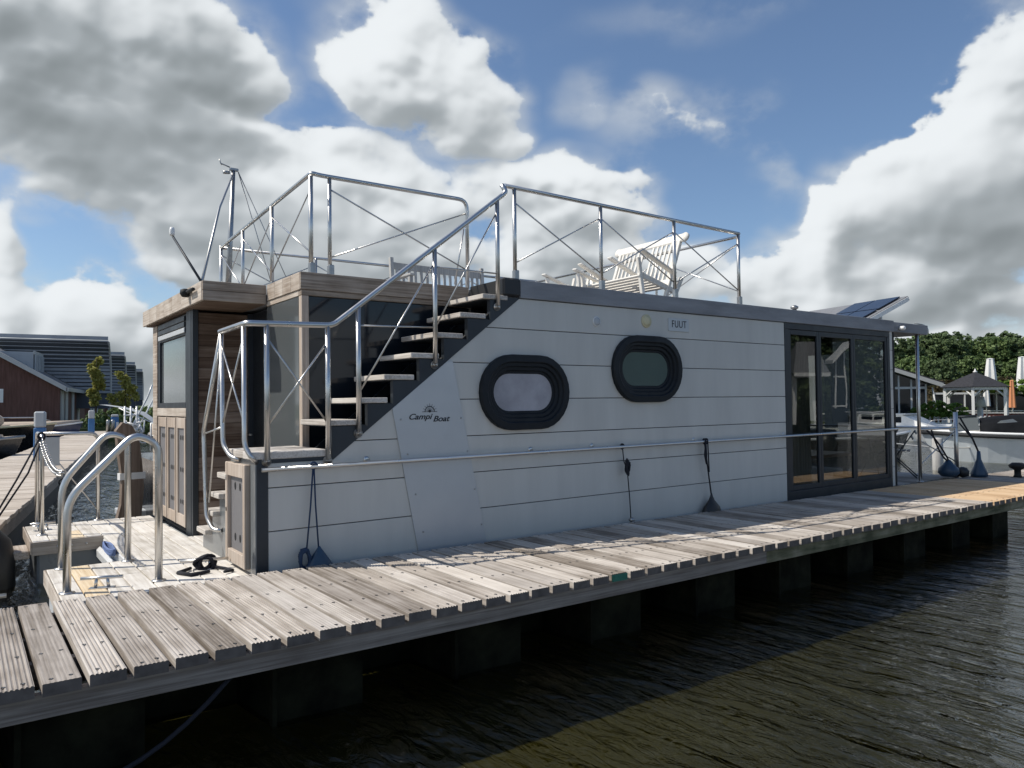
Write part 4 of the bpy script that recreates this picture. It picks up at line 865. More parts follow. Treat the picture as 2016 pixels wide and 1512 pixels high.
for k in range(8): b.tube([(.0 + .030 * math.cos(a) , (.26 + .03 * rb.random()) * math.sin(a), .012 + .010 * k * .6 + .006 * math.sin(3 * a + k)) for a in [2 * PI * i / 14 for i in range(14)]], .011, 5, closed=True)
b.build('coil', simple('faded_blue_rope', (.14, .20, .38), .85, bump=.5, bscale=140), t)
b = MB(); b.tube(catenary((-1.15, 1.35, .05), (-.30, .62, FZ + .06), .05), .007, 6); 
t = place('fender', (-1.60, 3.05, -.40)); tag(t, 'large black balloon fender hanging on thin lines at the left edge of the picture', 'fender', 'fenders along the boat')
b = MB(); b.lathe([(.02, -.32), (.15, -.27), (.21, -.08), (.21, .18), (.17, .36), (.07, .47), (.03, .53)], (0, 0, 0), 20); b.build('fender_body', M['rubber'], t)
b = MB(); b.tube([(0, 0, .52), (.22, .15, .92), (.43, .30, 1.34)], .009, 6); b.tube([(.02, .0, .5), (.32, .2, .98), (.44, .32, 1.30)], .009, 6); b.tube([(.44 + .03 * math.cos(a), .30, 1.34 + .04 * math.sin(a)) for a in [2 * PI * i / 8 for i in range(8)]], .012, 6, closed=True); b.build('line', M['blackrope'], t)
# bollard on the jetty's far end
t = empty('bollard', (14.2, 4.98, 0.0)); tag(t, 'squat black mushroom bollard on the far end of the jetty', 'bollard')
b = MB(); b.lathe([(.07, 0), (.05, .04), (.05, .12), (.12, .16), (.13, .20), (.08, .24)], (0, 0, 0), 16); b.build('bollard_body', M['blackmat'], t)
# terrace furniture
t = place('folding_chair', (10.98, .62, -.10), math.radians(24)); tag(t, 'black folding chair with slatted seat on the covered terrace', 'chair')
for s in (-1, 1):
    b = MB(); b.tube([(s * .21, .28, 0), (s * .21, -.24, .78)], .012, 6); b.build('leg', M['anth'], t); b = MB(); b.tube([(s * .19, -.26, 0), (s * .19, .20, .46)], .012, 6); b.build('leg', M['anth'], t)
for k in range(6): b = MB(); b.obox((0, -.14 + k * .066, .445), .42, .05, .014, RX(0), b=.003); b.build('seat_slat', M['anth'], t)
for k in range(2): b = MB(); b.obox((0, -.20 - k * .05, .66 + k * .09), .42, .014, .06, RX(-.5), b=.003); b.build('back_slat', M['anth'], t)
t = place('bistro_table', (10.35, .75, -.10)); tag(t, 'small round black table with thin legs on the covered terrace', 'table')
b = MB(); b.lathe([(.28, 0), (.29, .01), (.28, .02)], (0, 0, .69), 24); b.build('tabletop', M['anth'], t)
for k in range(3): a = k * 2.1; b = MB(); b.tube([(.22 * math.cos(a), .22 * math.sin(a), 0), (-.12 * math.cos(a), -.12 * math.sin(a), .69)], .011, 6); b.build('leg', M['anth'], t)

# ================================================================== background: foliage
def leaf_mesh(name, lobes, n, size, seed, mat, sub=None, inner=.55):
    rs = np.random.RandomState(seed); L_ = np.array(lobes, float); vol = L_[:, 3] * L_[:, 4] * L_[:, 5]; pr = vol ** .8; pr /= pr.sum()
    k = rs.choice(len(L_), n, p=pr); d = rs.normal(size=(n, 3)); d /= np.linalg.norm(d, axis=1)[:, None]
    rad = inner + (1.04 - inner) * rs.rand(n) ** .6
    # clumping: leaves gather on knobs over every lobe
    kn = rs.normal(size=(26, 3)); kn /= np.linalg.norm(kn, axis=1)[:, None]; pull = (d @ kn.T).argmax(1); d = d * .62 + kn[pull] * .55; d /= np.linalg.norm(d, axis=1)[:, None]
    rad = rad * (1 + .16 * np.sin(pull * 2.4 + k))
    c = L_[k, :3] + d * L_[k, 3:6] * rad[:, None]
    a = rs.normal(size=(n, 3)); a /= np.linalg.norm(a, axis=1)[:, None]; nn = d * .5 + rs.normal(size=(n, 3)) * .5 + np.array([0, 0, .4]); b_ = np.cross(a, nn); b_ /= np.linalg.norm(b_, axis=1)[:, None]; a = np.cross(b_, nn); a /= np.linalg.norm(a, axis=1)[:, None]
    s = size * (.55 + .9 * rs.rand(n))[:, None]
    V = np.empty((n, 4, 3)); V[:, 0] = c - a * s; V[:, 1] = c - b_ * s * .6; V[:, 2] = c + a * s; V[:, 3] = c + b_ * s * .6
    me = bpy.data.meshes.new(name); me.vertices.add(n * 4); me.vertices.foreach_set('co', V.reshape(-1)); me.loops.add(n * 4); me.loops.foreach_set('vertex_index', np.arange(n * 4, dtype=np.int32))
    me.polygons.add(n); me.polygons.foreach_set('loop_start', np.arange(0, n * 4, 4, dtype=np.int32)); me.polygons.foreach_set('loop_total', np.full(n, 4, np.int32)); me.update(); me.validate(); me.materials.append(mat); return me
def lobes_tree(seed, h, w, nl=13, base=.22):
    rs = np.random.RandomState(seed); out = []
    for i in range(nl):
        t = (i + .5) / nl; z = h * (base + (1 - base) * t * .93); r = w * (math.sin(PI * min(1, (.15 + .8 * t))) ** .6) * .5; a = i * 2.4 + rs.rand()
        q = r * (.15 + .65 * rs.rand()); out.append((q * math.cos(a), q * math.sin(a), z - h * .03, w * (.19 + .13 * rs.rand()), w * (.19 + .13 * rs.rand()), h * (.09 + .06 * rs.rand())))
    return out
def trunk_mesh(h, r, seed):
    rs = random.Random(seed); b = MB(); b.tube([(0, 0, -.3), (.05, 0, h * .3), (-.05, .05, h * .7)], [r, r * .75, r * .3], 7)
    for k in range(5): a = k * 1.3 + rs.random(); z = h * (.28 + .07 * k); b.tube([(0, 0, z), (math.cos(a) * h * .16, math.sin(a) * h * .16, z + h * .16)], [r * .4, r * .15], 5)
    return b.mesh('trunk', M['bark'])
tm = []
for sd_, mt in ((1, 'leaf'), (2, 'leaf'), (3, 'leaf2'), (4, 'leaf2')):
    tm.append((leaf_mesh('crown', lobes_tree(sd_, 9, 7.6, 17, .10), 15000, .19, sd_, M[mt]), trunk_mesh(9, .22, sd_)))
def tree(k, p, s, rz, label, group=None, sz=1.0):
    t = empty('tree', p, (0, 0, rz)); t.scale = (s, s, s * sz); tag(t, label, 'tree', group); link('crown', tm[k][0], t); link('trunk', tm[k][1], t); return t
ORD = ['first', 'second', 'third', 'fourth', 'fifth', 'sixth', 'seventh', 'eighth', 'ninth', 'tenth', 'eleventh', 'twelfth', 'thirteenth', 'fourteenth', 'fifteenth', 'sixteenth', 'seventeenth', 'eighteenth']
FAR = [(81.8, 43.6, .97), (81.2, 39.1, .94), (86.9, 39.8, 1.01), (84.4, 36.7, 1.01), (88.0, 36.5, .98), (95.9, 38.1, .95), (88.6, 33.6, .94), (94.4, 34.2, 1.05), (91.3, 31.6, .95), (97.2, 32.1, 1.04), (94.3, 29.3, .98), (72, 52, .95), (64, 62, .95)]
for i, (x, y, s_) in enumerate(FAR): tree((1, 0, 3, 0, 2, 1, 3, 0, 1, 2, 0, 1, 3)[i], (x, y, 0), s_, i * 1.9, ORD[i] + ' tall dark green tree from the left in the far right bank row', 'trees on the far right bank')
for i, (x, y, s_) in enumerate([(67.9, 31.6, .62), (67.6, 29.4, .58), (71.7, 28.8, .61), (73.5, 27.5, .55), (73.0, 25.3, .57)]): tree((3, 1, 2, 0, 2)[i], (x, y, 0), s_, i * 2.3, ORD[i] + ' smaller leafy tree from the left before the tall right bank row', 'lower trees on the right bank')
rm = leaf_mesh('foliage', [(0, 0, 1.2, 2.6, 1.6, 1.3), (1.8, .4, .9, 1.8, 1.4, 1.0), (-1.8, 0, .9, 1.8, 1.3, 1.1)], 5200, .17, 31, M['leaf3'])
for i, (x, y, s_) in enumerate([(61.5, 28.3, 1.2), (65.5, 27.4, 1.25), (67.0, 24.2, 1.3)]):
    tag(link('shrub', rm, None, (x, y, .1), (0, 0, i * 1.7 + .5)), ('rusty brown shrub just behind the low chalet eave', 'rusty brown shrub behind the gazebo roof', 'rusty brown shrub behind the furled white parasols')[i], 'shrub', 'rusty shrubs'); o = [q for q in bpy.data.objects if q.name.startswith('shrub')][-1]; o.scale = (s_,) * 3
hm = leaf_mesh('foliage', [(0, 0, .45, .8, .5, .5), (.7, 0, .4, .7, .5, .42), (-.7, .1, .35, .6, .45, .4)], 2600, .075, 33, M['leafb'])
tag(link('shrub', hm, None, (42.1, 18.5, .45), (0, 0, -.9)), 'bright green bush between the white chalet front and the gazebo', 'shrub')
vm = leaf_mesh('foliage', [(0, 0, 2.0, 1.3, .9, .5), (1.3, 0, 1.95, 1.1, .9, .45), (-1.2, 0, 2.1, 1.0, .8, .35), (2.4, 0, 1.7, .9, .8, .7), (-2.2, 0, 2.3, .5, .4, .3)], 5200, .13, 35, M['leafb'])
o = link('vine_pergola', vm, None, (53.6, 18.6, .25), (0, 0, -.95)); tag(o, 'bright green climbing vine spreading right of the gazebo roof', 'vine')
# left bank: two slim young trees, shrubs and a dark wood
for i, (x, y, h) in enumerate([(6.55, 49.9, 4.35), (8.0, 49.4, 3.45)]):
    lo_ = []; rs = random.Random(i + 4)
    for k in range(9): z = h * (.34 + .64 * k / 9); lo_.append((rs.uniform(-.22, .22) - .1 * i * math.sin(k), rs.uniform(-.2, .2), z, .17 + .20 * math.sin(PI * (k + 1) / 10), .2, .26))
    if i == 1: lo_ += [(-.7, 0, 1.75, .3, .2, .3), (-.45, 0, 1.35, .3, .2, .2), (.55, 0, 1.9, .25, .2, .3)]
    t = empty('young_tree', (x, y, .05)); tag(t, ('slender yellow green young tree in front of the first brown house', 'shorter forked young tree right of the slender one')[i], 'tree')
    link('crown', leaf_mesh('crown', lo_, 2600, .085, 50 + i, M['leafy'], inner=.1), t); b = MB(); b.tube([(0, 0, -.2), (.03, 0, h * .5), (0, 0, h * .95)], [.05, .035, .012], 6); b.build('trunk', M['bark'], t)
sm_ = leaf_mesh('foliage', [(0, 0, .5, 1.0, .7, .75), (1.1, .2, .6, .9, .6, .6), (-1.0, 0, .35, .8, .6, .55)], 3000, .085, 61, M['leaf2'])
for i, (x, y, s_) in enumerate([(7.3, 47.6, 1.0), (9.0, 46.4, 1.05), (10.0, 48.2, 1.1)]):
    o = link('shrub', sm_, None, (x, y, .05), (0, 0, i * 1.3)); o.scale = (s_,) * 3; tag(o, ('green shrub behind the middle blue post', 'dense green shrub between the right blue post and the pale awning', 'taller green shrub nearest the houseboat stern')[i], 'shrub', 'shrubs on the left bank')
for i, (x, y) in enumerate([(25.5, 98), (29.5, 95), (34, 96), (38, 92)]): tree(i % 4, (x, y, 0), .95, i * 2.0, ORD[i] + ' dark tree from the left beyond the scooped roof houses', 'dark trees beyond the houses')
# trees and shore behind the photographer, seen mirrored in the glass doors
for i in range(17):
    x = 36 + i * 4.6; y = -24.5 + i * .55 - 2.0 * math.sin(i * 1.7); tree((i + 1) % 4, (x, y, 0), 1.0 + .18 * math.sin(i * 2.2), i * 1.3, ORD[i] + ' dark tree in the row mirrored in the glass doors', 'trees mirrored in the glass doors')

# ================================================================== houses on the left bank
UH = Vector((.2215, .975, 0)); VH = Vector((-.975, .2215, 0))
def house_mesh():
    """local frame: x to the right along the quay wall away from the water side, y away; origin at the near right wall corner"""
    P = {}
    slope = .60
    b = MB(); b.prism([(0, -.3), (0, 2.18), (-3.6, 2.18 + 3.6 * slope), (-9.5, 3.2), (-9.5, -.3)], 'y', 0, .12); P['gable_wall'] = (b, 'redwall')
    b = MB(); b.box(-.12, 0, .121, 11.8, -.3, 2.18); P['side_wall'] = (b, 'redwall')
    b = MB(); b.prism([(.35, 2.00), (.35, 2.12), (-3.9, 2.18 + 4.2 * slope + .02), (-3.9, 2.18 + 4.2 * slope - .14)], 'y', -.25, 12.0); P['roof'] = (b, 'rooft')
    b = MB(); b.prism([(.40, 1.93), (.40, 2.20), (-3.9, 2.18 + 4.2 * slope + .06), (-3.9, 2.18 + 4.2 * slope - .20)], 'y', -.36, -.251); b.box(.351, .46, -.36, 12.0, 1.98, 2.19); P['eave_trim'] = (b, 'trim')
    b = MB(); b.prism([(-1.55, 3.05), (-1.55, 4.28), (-9, 4.32), (-9, 3.0)], 'y', 1.6, 4.6); P['dormer'] = (b, 'dormer')
    return P
hp = {k: (v[0].mesh(k, M[v[1]]), v[1]) for k, v in house_mesh().items()}
panel_m = MB(); panel_m.box(-.03, .03, -.5, .5, 0, 1.9); panel_me = panel_m.mesh('wall_panel', M['trim'])
win_m = MB(); win_m.box(0, .06, -.13, .13, 0, 1.15); win_me = win_m.mesh('window_post', M['dormer'])
def scoop_slat(k, n=15):
    t = k / (n - 1); z = 2.0 + t * 3.35; lean = -1.9 * max(0, (t - .25) / .75) ** 2.2; return z, lean
slat_ms = []
for k in range(15):
    z, ly = scoop_slat(k); b = MB(); x1 = 1.95 + .0 * k
    b.box(-7.6, x1, ly, ly + .05, 0, (.17 + .004 * k) if k < 11 else .236, b=.006); slat_ms.append((b.mesh('slat', M['slate']), z))
def house(p, label, first):
    t = empty('house', p, (0, 0, -math.radians(12.8))); tag(t, label, 'house', 'scooped roof houses on the left bank')
    for k, (me, _) in hp.items(): link(k, me, t)
    for k, (me, z) in enumerate(slat_ms): link('slat', me, t, (0, 7.0, z))
    b = MB(); V = []; n = 30; pr = [(7.0 + scoop_slat(k, n)[1] + .20, scoop_slat(k, n)[0] - .1) for k in range(n)]
    b.prism(pr + [(pr[-1][0] + .6, pr[-1][1]), (8.6, 1.0), (7.1, 1.0)], 'x', -7.6, 1.90); b.build('scoop_wall', M['slate_d'], t)
    b = MB(); b.prism([(q_[0] - .13, q_[1]) for q_ in pr] + [(q_[0] + .14, q_[1] + .02) for q_ in pr[::-1]], 'x', 1.951, 2.02); b.build('scoop_edge', M['trim'], t)
    for yy in (.75, 1.0 + 1.4, 5.2, 8.0): o = link('wall_panel', panel_me, t, (.03, yy, .15))
    b = MB(); b.box(-1.549, -1.50, 1.75, 4.45, 3.02, 4.12); b.build('window_band', M['slate_d'], t)
    for k in range(6): link('window_post', win_me, t, (-1.50, 1.80 + k * .52, 3.0))
    for xx in (-3.1,): b = MB(); b.box(xx, xx + .42, -.02, -.001, 1.35, 2.1); b.build('window', M['whitep'], t)
    b = MB(); b.box(-1.56, -1.50, 1.58, 4.62, 4.15, 4.34); b.build('dormer_trim', M['trim'], t)
    return t
labs = ['nearest red brown house with a grey box dormer and scooped slatted roof wall', 'second scooped roof house behind the nearest one', 'third scooped roof house along the left bank', 'farthest and smallest scooped roof house before the dark trees']
g0 = Vector((4.63, 48.94, .20))
for i in range(4): house(g0 + Vector((3.22, 14.1, 0)) * i, labs[i], i == 0)

# ================================================================== pier on the left with its blue posts
pier = empty('pier', (.37, 9.45, 0), (0, 0, -math.atan(.1745))); tag(pier, 'sunlit timber pier running away on the left with planks laid across', 'pier')
pm_ = []
for k in range(3):
    b = MB(); b.box(-1.62, 0, 0, .232, -.05, 0, b=.003); pm_.append(b.mesh('plank', M['pierw']))
rp = random.Random(4)
for k in range(-2, 150): link('plank', rp.choice(pm_), pier, (rp.uniform(-.01, .01), k * .24, rp.uniform(-.003, .003)))
b = MB(); b.box(-.06, -.01, -.5, 36, -.20, -.052); b.build('edge_beam', M['beam'], pier); b = MB(); b.box(-.12, -.061, -.5, 36, -1.2, -.06); b.build('side_boards', M['blackmat'], pier)
b = MB(); b.box(-1.6, -1.5, -.5, 36, -1.2, -.06); b.build('side_boards', M['blackmat'], pier)
def blue_post(p, w, h, label, cap=.33):
    t = empty('service_post', p, (0, 0, -.2)); tag(t, label, 'post', 'blue service posts on the pier')
    b = MB(); b.box(-w / 2, w / 2, -w / 2, w / 2, 0, h * (1 - cap), b=.02); b.build('post_body', M['blue_p'], t)
    b = MB(); b.box(-w / 2 * .98, w / 2 * .98, -w / 2 * .98, w / 2 * .98, h * (1 - cap) + .002, h, b=.035); b.build('cap', M['grey_p'], t)
blue_post((1.56, 20.6, 0), .235, 1.15, 'blue service post with pale cap, largest and leftmost of the three')
blue_post((4.86, 38.3, 0), .25, 1.12, 'blue service post with pale cap below the slender tree')
blue_post((6.33, 41.8, 0), .34, .90, 'stout blue service post with a white notice beside the steel bollards', .14)
b = MB(); b.box(6.36, 6.47, 41.60, 41.61, .25, .52); tag(b.build('notice', M['whitep']), 'small white notice fixed to the stout blue post', 'notice')
t = empty('steel_bollard', (5.93, 40.4, 0)); tag(t, 'pair of pale steel posts just left of the stout blue post', 'bollard')
for xx in (-.10, .10): b = MB(); b.lathe([(.085, 0), (.085, .60), (.07, .64), (.02, .66)], (xx, 0, 0), 12); b.build('post', M['steel_d'], t)
t = empty('mooring_ring', (1.30, 13.2, 0)); tag(t, 'small black mooring ring on the near edge of the left pier', 'mooring ring'); b = MB(); b.tube([(.05 * math.cos(a), 0, .10 + .05 * math.sin(a)) for a in [2 * PI * i / 12 for i in range(12)]], .013, 6, closed=True); b.tube([(0, 0, 0), (0, 0, .06)], .03, 8); b.build('ring', M['blackmat'], t)

# ================================================================== boats
def hull_parts(t, Ln, B_, fb, hm_, rub, deckm, sheer=.25, draft=.3, n=14, full=.55, rubh=.09, tr=.75):
    """x forward from stern 0 to bow Ln, z 0 at the waterline"""
    S = []
    for i in range(n + 1):
        u = i / n; w = B_ / 2 * (min(1, tr + (1 - tr) * u / .35) if u < .35 else 1) * (1 - max(0, (u - full) / (1 - full)) ** 2.1); z = fb + sheer * max(0, (u - .3) / .7) ** 2 ; x = Ln * u
        wb = w * (.86 - .35 * u * u); S.append((x, max(w, .012), max(wb, .006), z))
    b = MB(); V = []
    for x, w, wb, z in S:
        rk = .10 * Ln * (max(0, (x / Ln - .75) / .25) ** 2); V += [(x - rk, -wb * .5, -draft), (x - rk * .6, -wb, -.03), (x, -w, z), (x, w, z), (x - rk * .6, wb, -.03), (x - rk, wb * .5, -draft)]
    F = []
    for i in range(n):
        for j in range(6): F.append((i * 6 + j, i * 6 + (j + 1) % 6, (i + 1) * 6 + (j + 1) % 6, (i + 1) * 6 + j)) if j != 2 else None
    F += [(5, 4, 3, 2, 1, 0), tuple(n * 6 + j for j in range(6))]; b.add(V, F, 0, False); b.build('hull', hm_, t)
    d = MB(); V = []
    for x, w, wb, z in S: V += [(x, -w * .985, z - .005), (x, w * .985, z - .005)]
    d.add(V, [(2 * i, 2 * i + 2, 2 * i + 3, 2 * i + 1) for i in range(n)]); d.build('deck', deckm, t)
    for s in (-1, 1):
        r = MB(); r.tube([(x, s * (w + .01), z - rubh * .6) for x, w, wb, z in S], rubh * .62, 6); r.build('rubbing_strake', rub, t)
    return S
def boat_at(name, stern, bow_dir, label, cat='boat', group=None):
    a = math.atan2(bow_dir[1], bow_dir[0]); t = empty(name, (stern[0], stern[1], WZ), (0, 0, a)); tag(t, label, cat, group); return t
def loft(secs, mat, name, t, close=True):      # secs: lists of equal length points
    b = MB(); m = len(secs[0]); V = [p for s_ in secs for p in s_]; F = []
    for i in range(len(secs) - 1):
        for j in range(m - 1): F.append((i * m + j, i * m + j + 1, (i + 1) * m + j + 1, (i + 1) * m + j))
    if close: F += [tuple(range(m)), tuple((len(secs) - 1) * m + j for j in range(m))]
    b.add(V, F, 0, True); return b.build(name, mat, t)
def archsec(x, w, z0, z1, n=8, pw=.6): return [(x, w * math.cos(PI * i / n), z0 + (z1 - z0) * (math.sin(PI * i / n) ** pw)) for i in range(n + 1)]
# grey sloop with black cover, right
t = boat_at('covered_sloop', (26.95, 4.6), (-.37, .93), 'grey lapstrake sloop with a white rail and black canvas cover moored at the right', 'boat')
SS_ = hull_parts(t, 7.1, 2.3, .80, M['hullg'], M['blackmat'], M['white'], .10, .35, 16, .68, .09)
for z in (.30, .52):
    for s in (-1, 1): b = MB(); b.tube([(.3, s * (.86 + z * .26), z), (4.2, s * (.90 + z * .27), z), (5.6, s * (.64 + z * .16), z + .02)], .006, 4); b.build('plank_line', M['steel_d'], t)
for s in (-1, 1): b = MB(); b.tube([(x, s * (w + .005), z + .035) for x, w, wb, z in SS_], .042, 6); b.build('gunwale', M['white'], t)
SX = 1.15
loft([archsec(SX + .3, .95, .88, .98), archsec(SX + 1.0, 1.05, .88, 1.22), archsec(SX + 2.0, 1.08, .88, 1.38), archsec(SX + 3.2, 1.08, .88, 1.42), archsec(SX + 4.0, 1.05, .88, 1.36), archsec(SX + 4.35, 1.03, .88, 1.30)], M['canvas_k'], 'canvas_cover', t)
b = MB(); b.add([(4.30, 1.02, .98), (5.30, 1.00, .98), (5.00, .93, 1.24), (4.70, .90, 1.29)], [(0, 1, 2, 3)]); b.add([(4.30, -1.09, .98), (5.30, -1.075, .98), (5.00, -1.03, 1.22), (4.70, -1.0, 1.26)], [(0, 1, 2, 3)]); 
cw = b.build('cover_window', M['mglass'], t)
b = MB(); b.add([(5.51, -1.00, .95), (5.51, 1.0, .95), (5.57, .85, 1.36), (5.57, -.85, 1.36)], [(0, 1, 2, 3)]); b.add([(5.52, -1.03, .95), (6.30, -.86, .95), (6.10, -.78, 1.33), (5.58, -.90, 1.36)], [(0, 1, 2, 3)]); b.add([(5.52, 1.03, .95), (6.30, .86, .95), (6.10, .78, 1.33), (5.58, .90, 1.36)], [(0, 1, 2, 3)]); b.add([(6.30, -.86, .95), (6.30, .86, .95), (6.10, .78, 1.33), (6.10, -.78, 1.33)], [(0, 1, 2, 3)])
b.build('windscreen', M['mglass'], t); b = MB(); b.tube([(5.58, -.92, 1.37), (6.10, -.80, 1.345), (6.15, .8, 1.345), (5.58, .92, 1.37)], .018, 6); b.build('windscreen_frame', M['anth'], t)
f_ = empty('fender', (25.03, 9.20, WZ)); tag(f_, 'black cylindrical fender hanging on the side of the grey sloop', 'fender'); b = MB(); b.lathe([(.02, .10), (.09, .16), (.10, .25), (.10, .52), (.08, .60), (.02, .64)], (0, 0, 0), 14); b.build('fender_body', M['rubber'], f_); b = MB(); b.tube([(0, 0, .63), (.06, .02, .82)], .01, 5); b.build('line', M['blackrope'], f_)
b = MB(); b.tube(catenary((22.0, 11.2, .12), (24.75, 9.2, -.03), .10, 10) + catenary((24.75, 9.2, -.03), (27.2, 5.0, -.38), .06, 8)[1:], .022, 6); tag(b.build('mooring_rope', M['whiterope']), 'white mooring rope sagging across the hull of the grey sloop', 'rope')
t = empty('mooring_pile', (20.6, 9.05, WZ)); tag(t, 'weathered wooden mooring pile standing in the water behind the terrace post', 'pile'); b = MB(); b.lathe([(.13, -.8), (.13, .80), (.10, .84), (.02, .85)], (0, 0, 0), 12); b.build('pile_body', M['bench'], t)
# black hulled sloop beyond the terrace
t = boat_at('black_sloop', (19.9, 14.9), (.80, -.60), 'black hulled launch with white rails lying beyond the covered terrace', 'boat')
hull_parts(t, 5.6, 2.0, .70, M['hullk'], M['white'], M['steel_d'], .20, .3, 12, .6, .07)
b = MB(); b.box(1.4, 3.0, -.7, .7, .62, .95, b=.05); b.build('engine_box', M['anth'], t); f_ = empty('fender', (19.3, 11.35, .18)); tag(f_, 'round black ball fender beside the wall corner of the houseboat', 'fender'); b = MB(); b.lathe([(.02, -.24), (.16, -.19), (.24, -.02), (.18, .17), (.04, .25)], (0, 0, 0), 16); b.build('fender_body', M['rubber'], f_)
# white cruiser further back
def cruiser(stern, d, label, group=None, Ln=8.0):
    t = boat_at('motor_cruiser', stern, d, label, 'motorboat', group); hull_parts(t, Ln, 2.8, .95, M['white'], M['hullk'], M['white'], .25, .4, 14, .6, .05)
    k = Ln / 8; b = MB(); b.prism([(.9 * k, .96), (1.0 * k, 1.85), (4.4 * k, 1.85), (5.6 * k, .98)], 'y', -1.1, 1.1); b.build('cabin', M['white'], t)
    b = MB(); b.prism([(.6 * k, 1.86), (.6 * k, 1.95), (4.6 * k, 1.95), (4.5 * k, 1.86)], 'y', -1.2, 1.2); b.build('cabin_roof', M['white'], t)
    for x0, x1 in ((1.25, 2.3), (2.45, 3.5), (3.65, 4.35)):
        b = MB()
        for s in (-1, 1): b.box(x0 * k, x1 * k, s * 1.105 - .006, s * 1.105 + .006, 1.30, 1.72)
        b.build('cabin_window', M['dglass'], t)
    b = MB(); b.tube(fillet([(5.4 * k, -1.1, 1.0), (5.6 * k, -1.05, 1.5), (7.4 * k, -.4, 1.65), (7.9 * k, 0, 1.6), (7.4 * k, .4, 1.65), (5.6 * k, 1.05, 1.5), (5.4 * k, 1.1, 1.0)], .2), .018, 6); b.build('pulpit', M['steel'], t); return t
c_ = cruiser((36.3, 21.9), (.12, -.99), 'long low white cruiser moored in front of the glazed chalet', None, 9.5); c_.scale = (.86, .86, .66)
t = boat_at('white_tender', (39.2, 18.0), (.2, -.98), 'small white tender tied up below the gazebo', 'boat'); hull_parts(t, 3.6, 1.5, .62, M['white'], M['grey_p'], M['white'], .12, .2, 10, .5, .06)
# boat with blue-grey bimini at the right edge
t = boat_at('bimini_boat', (38.6, 8.0), (-.30, .954), 'white boat with a pale blue sun canopy behind the covered sloop', 'boat'); hull_parts(t, 6.5, 2.4, .80, M['white'], M['hullb'], M['white'], .15, .3, 12, .6, .06)
loft([archsec(.9, 1.15, 1.55, 1.60), archsec(1.4, 1.15, 1.50, 1.80), archsec(3.4, 1.15, 1.55, 1.88), archsec(4.2, 1.15, 1.45, 1.66)], simple('pale_blue_canvas', (.38, .44, .50), .8, bump=.2, bscale=8), 'canopy', t)
for s in (-1, 1): b = MB(); b.tube([(4.1, s * 1.12, 1.5), (4.9, s * 1.05, .9)], .02, 6); b.tube([(1.2, s * 1.12, 1.55), (1.2, s * 1.1, .85)], .02, 6); b.build('canopy_frame', M['white'], t)
# left boats
t = boat_at('covered_launch', (-5.1, 24.5), (.99, -.14), 'dark hulled launch under a slack beige cover at the left edge', 'boat'); hull_parts(t, 6.6, 2.3, .80, M['hullk'], M['steel_d'], M['canvas'], .22, .35, 12, .6, .07)
loft([archsec(.2, 1.0, .78, .95, pw=.8), archsec(1.8, 1.12, .8, 1.30, pw=.9), archsec(3.6, 1.12, .8, 1.28, pw=1.1), archsec(5.0, .85, .86, 1.08, pw=1), archsec(6.1, .35, .98, 1.04)], M['canvas'], 'canvas_cover', t)
b = MB(); b.tube(catenary((.2, 1.1, .9), (6.3, .2, .85), .25, 8), .02, 5); b.build('rope', M['whiterope'], t)
t = boat_at('cream_cabin_boat', (-3.9, 36.4), (.998, -.06), 'cream cabin cruiser with white roof behind the leftmost blue post', 'motorboat'); hull_parts(t, 7.2, 2.7, .95, M['hullk'], M['cream_p'], M['canvas'], .2, .3, 12, .6, .07)
b = MB(); b.prism([(.6, .9), (.7, 1.62), (3.9, 1.62), (5.1, .95)], 'y', -1.1, 1.1); b.build('cabin', simple('cream_cabin', (.50, .46, .41), .6), t); b = MB(); b.box(.5, 3.8, -1.15, 1.15, 1.625, 1.70, b=.03); b.build('cabin_roof', M['white'], t); b = MB(); b.box(3.7, 5.4, -.8, .8, 1.0, 1.45, b=.12); b.build('foredeck_cover', M['canvas'], t)
for x0 in (1.2, 2.4): b = MB(); b.box(x0, x0 + .8, -1.112, -1.10, 1.15, 1.48); b.build('cabin_window', M['dglass'], t)
for s in (-1, 1): b = MB(); b.tube(fillet([(0, s * 1.2, .95), (0, s * 1.2, 1.35), (6.6, s * .4, 1.35), (7.0, 0, 1.2)], .15), .018, 5); b.build('guard_rail', M['steel'], t)
t = empty('canvas_hood', (.62, 27.0, .85)); tag(t, 'pale brown round canvas hood poking in at the left edge', 'hood'); b = MB(); b.lathe([(.05, -.42), (.30, -.30), (.36, -.05), (.30, .2), (.1, .32)], (0, 0, 0), 14); b.build('hood', M['canvas'], t)
t = boat_at('blue_launch', (-.1, 41.9), (.99, -.10), 'navy launch with a taut beige cover right of the leftmost blue post', 'boat'); hull_parts(t, 5.0, 2.0, .80, M['hullb'], M['whitep'], M['canvas'], .28, .3, 12, .55, .06)
loft([archsec(.1, .9, .8, 1.32, pw=.8), archsec(1.6, 1.0, .82, 1.10, pw=.8), archsec(3.4, .8, .92, 1.10, pw=.8), archsec(4.9, .12, 1.05, 1.16)], M['canvas'], 'canvas_cover', t)
t = boat_at('brown_covered_boat', (7.2, 33.2), (.2, .98), 'small boat under a rounded brown cover near the houseboat stern', 'boat'); hull_parts(t, 4.6, 1.9, .60, M['white'], M['steel_d'], M['canvas'], .15, .3, 10, .6, .06)
loft([archsec(.3, .8, .6, .8), archsec(1.2, .9, .6, 1.35), archsec(2.6, .9, .6, 1.30), archsec(4.2, .3, .7, .8)], M['canvas'], 'canvas_cover', t)
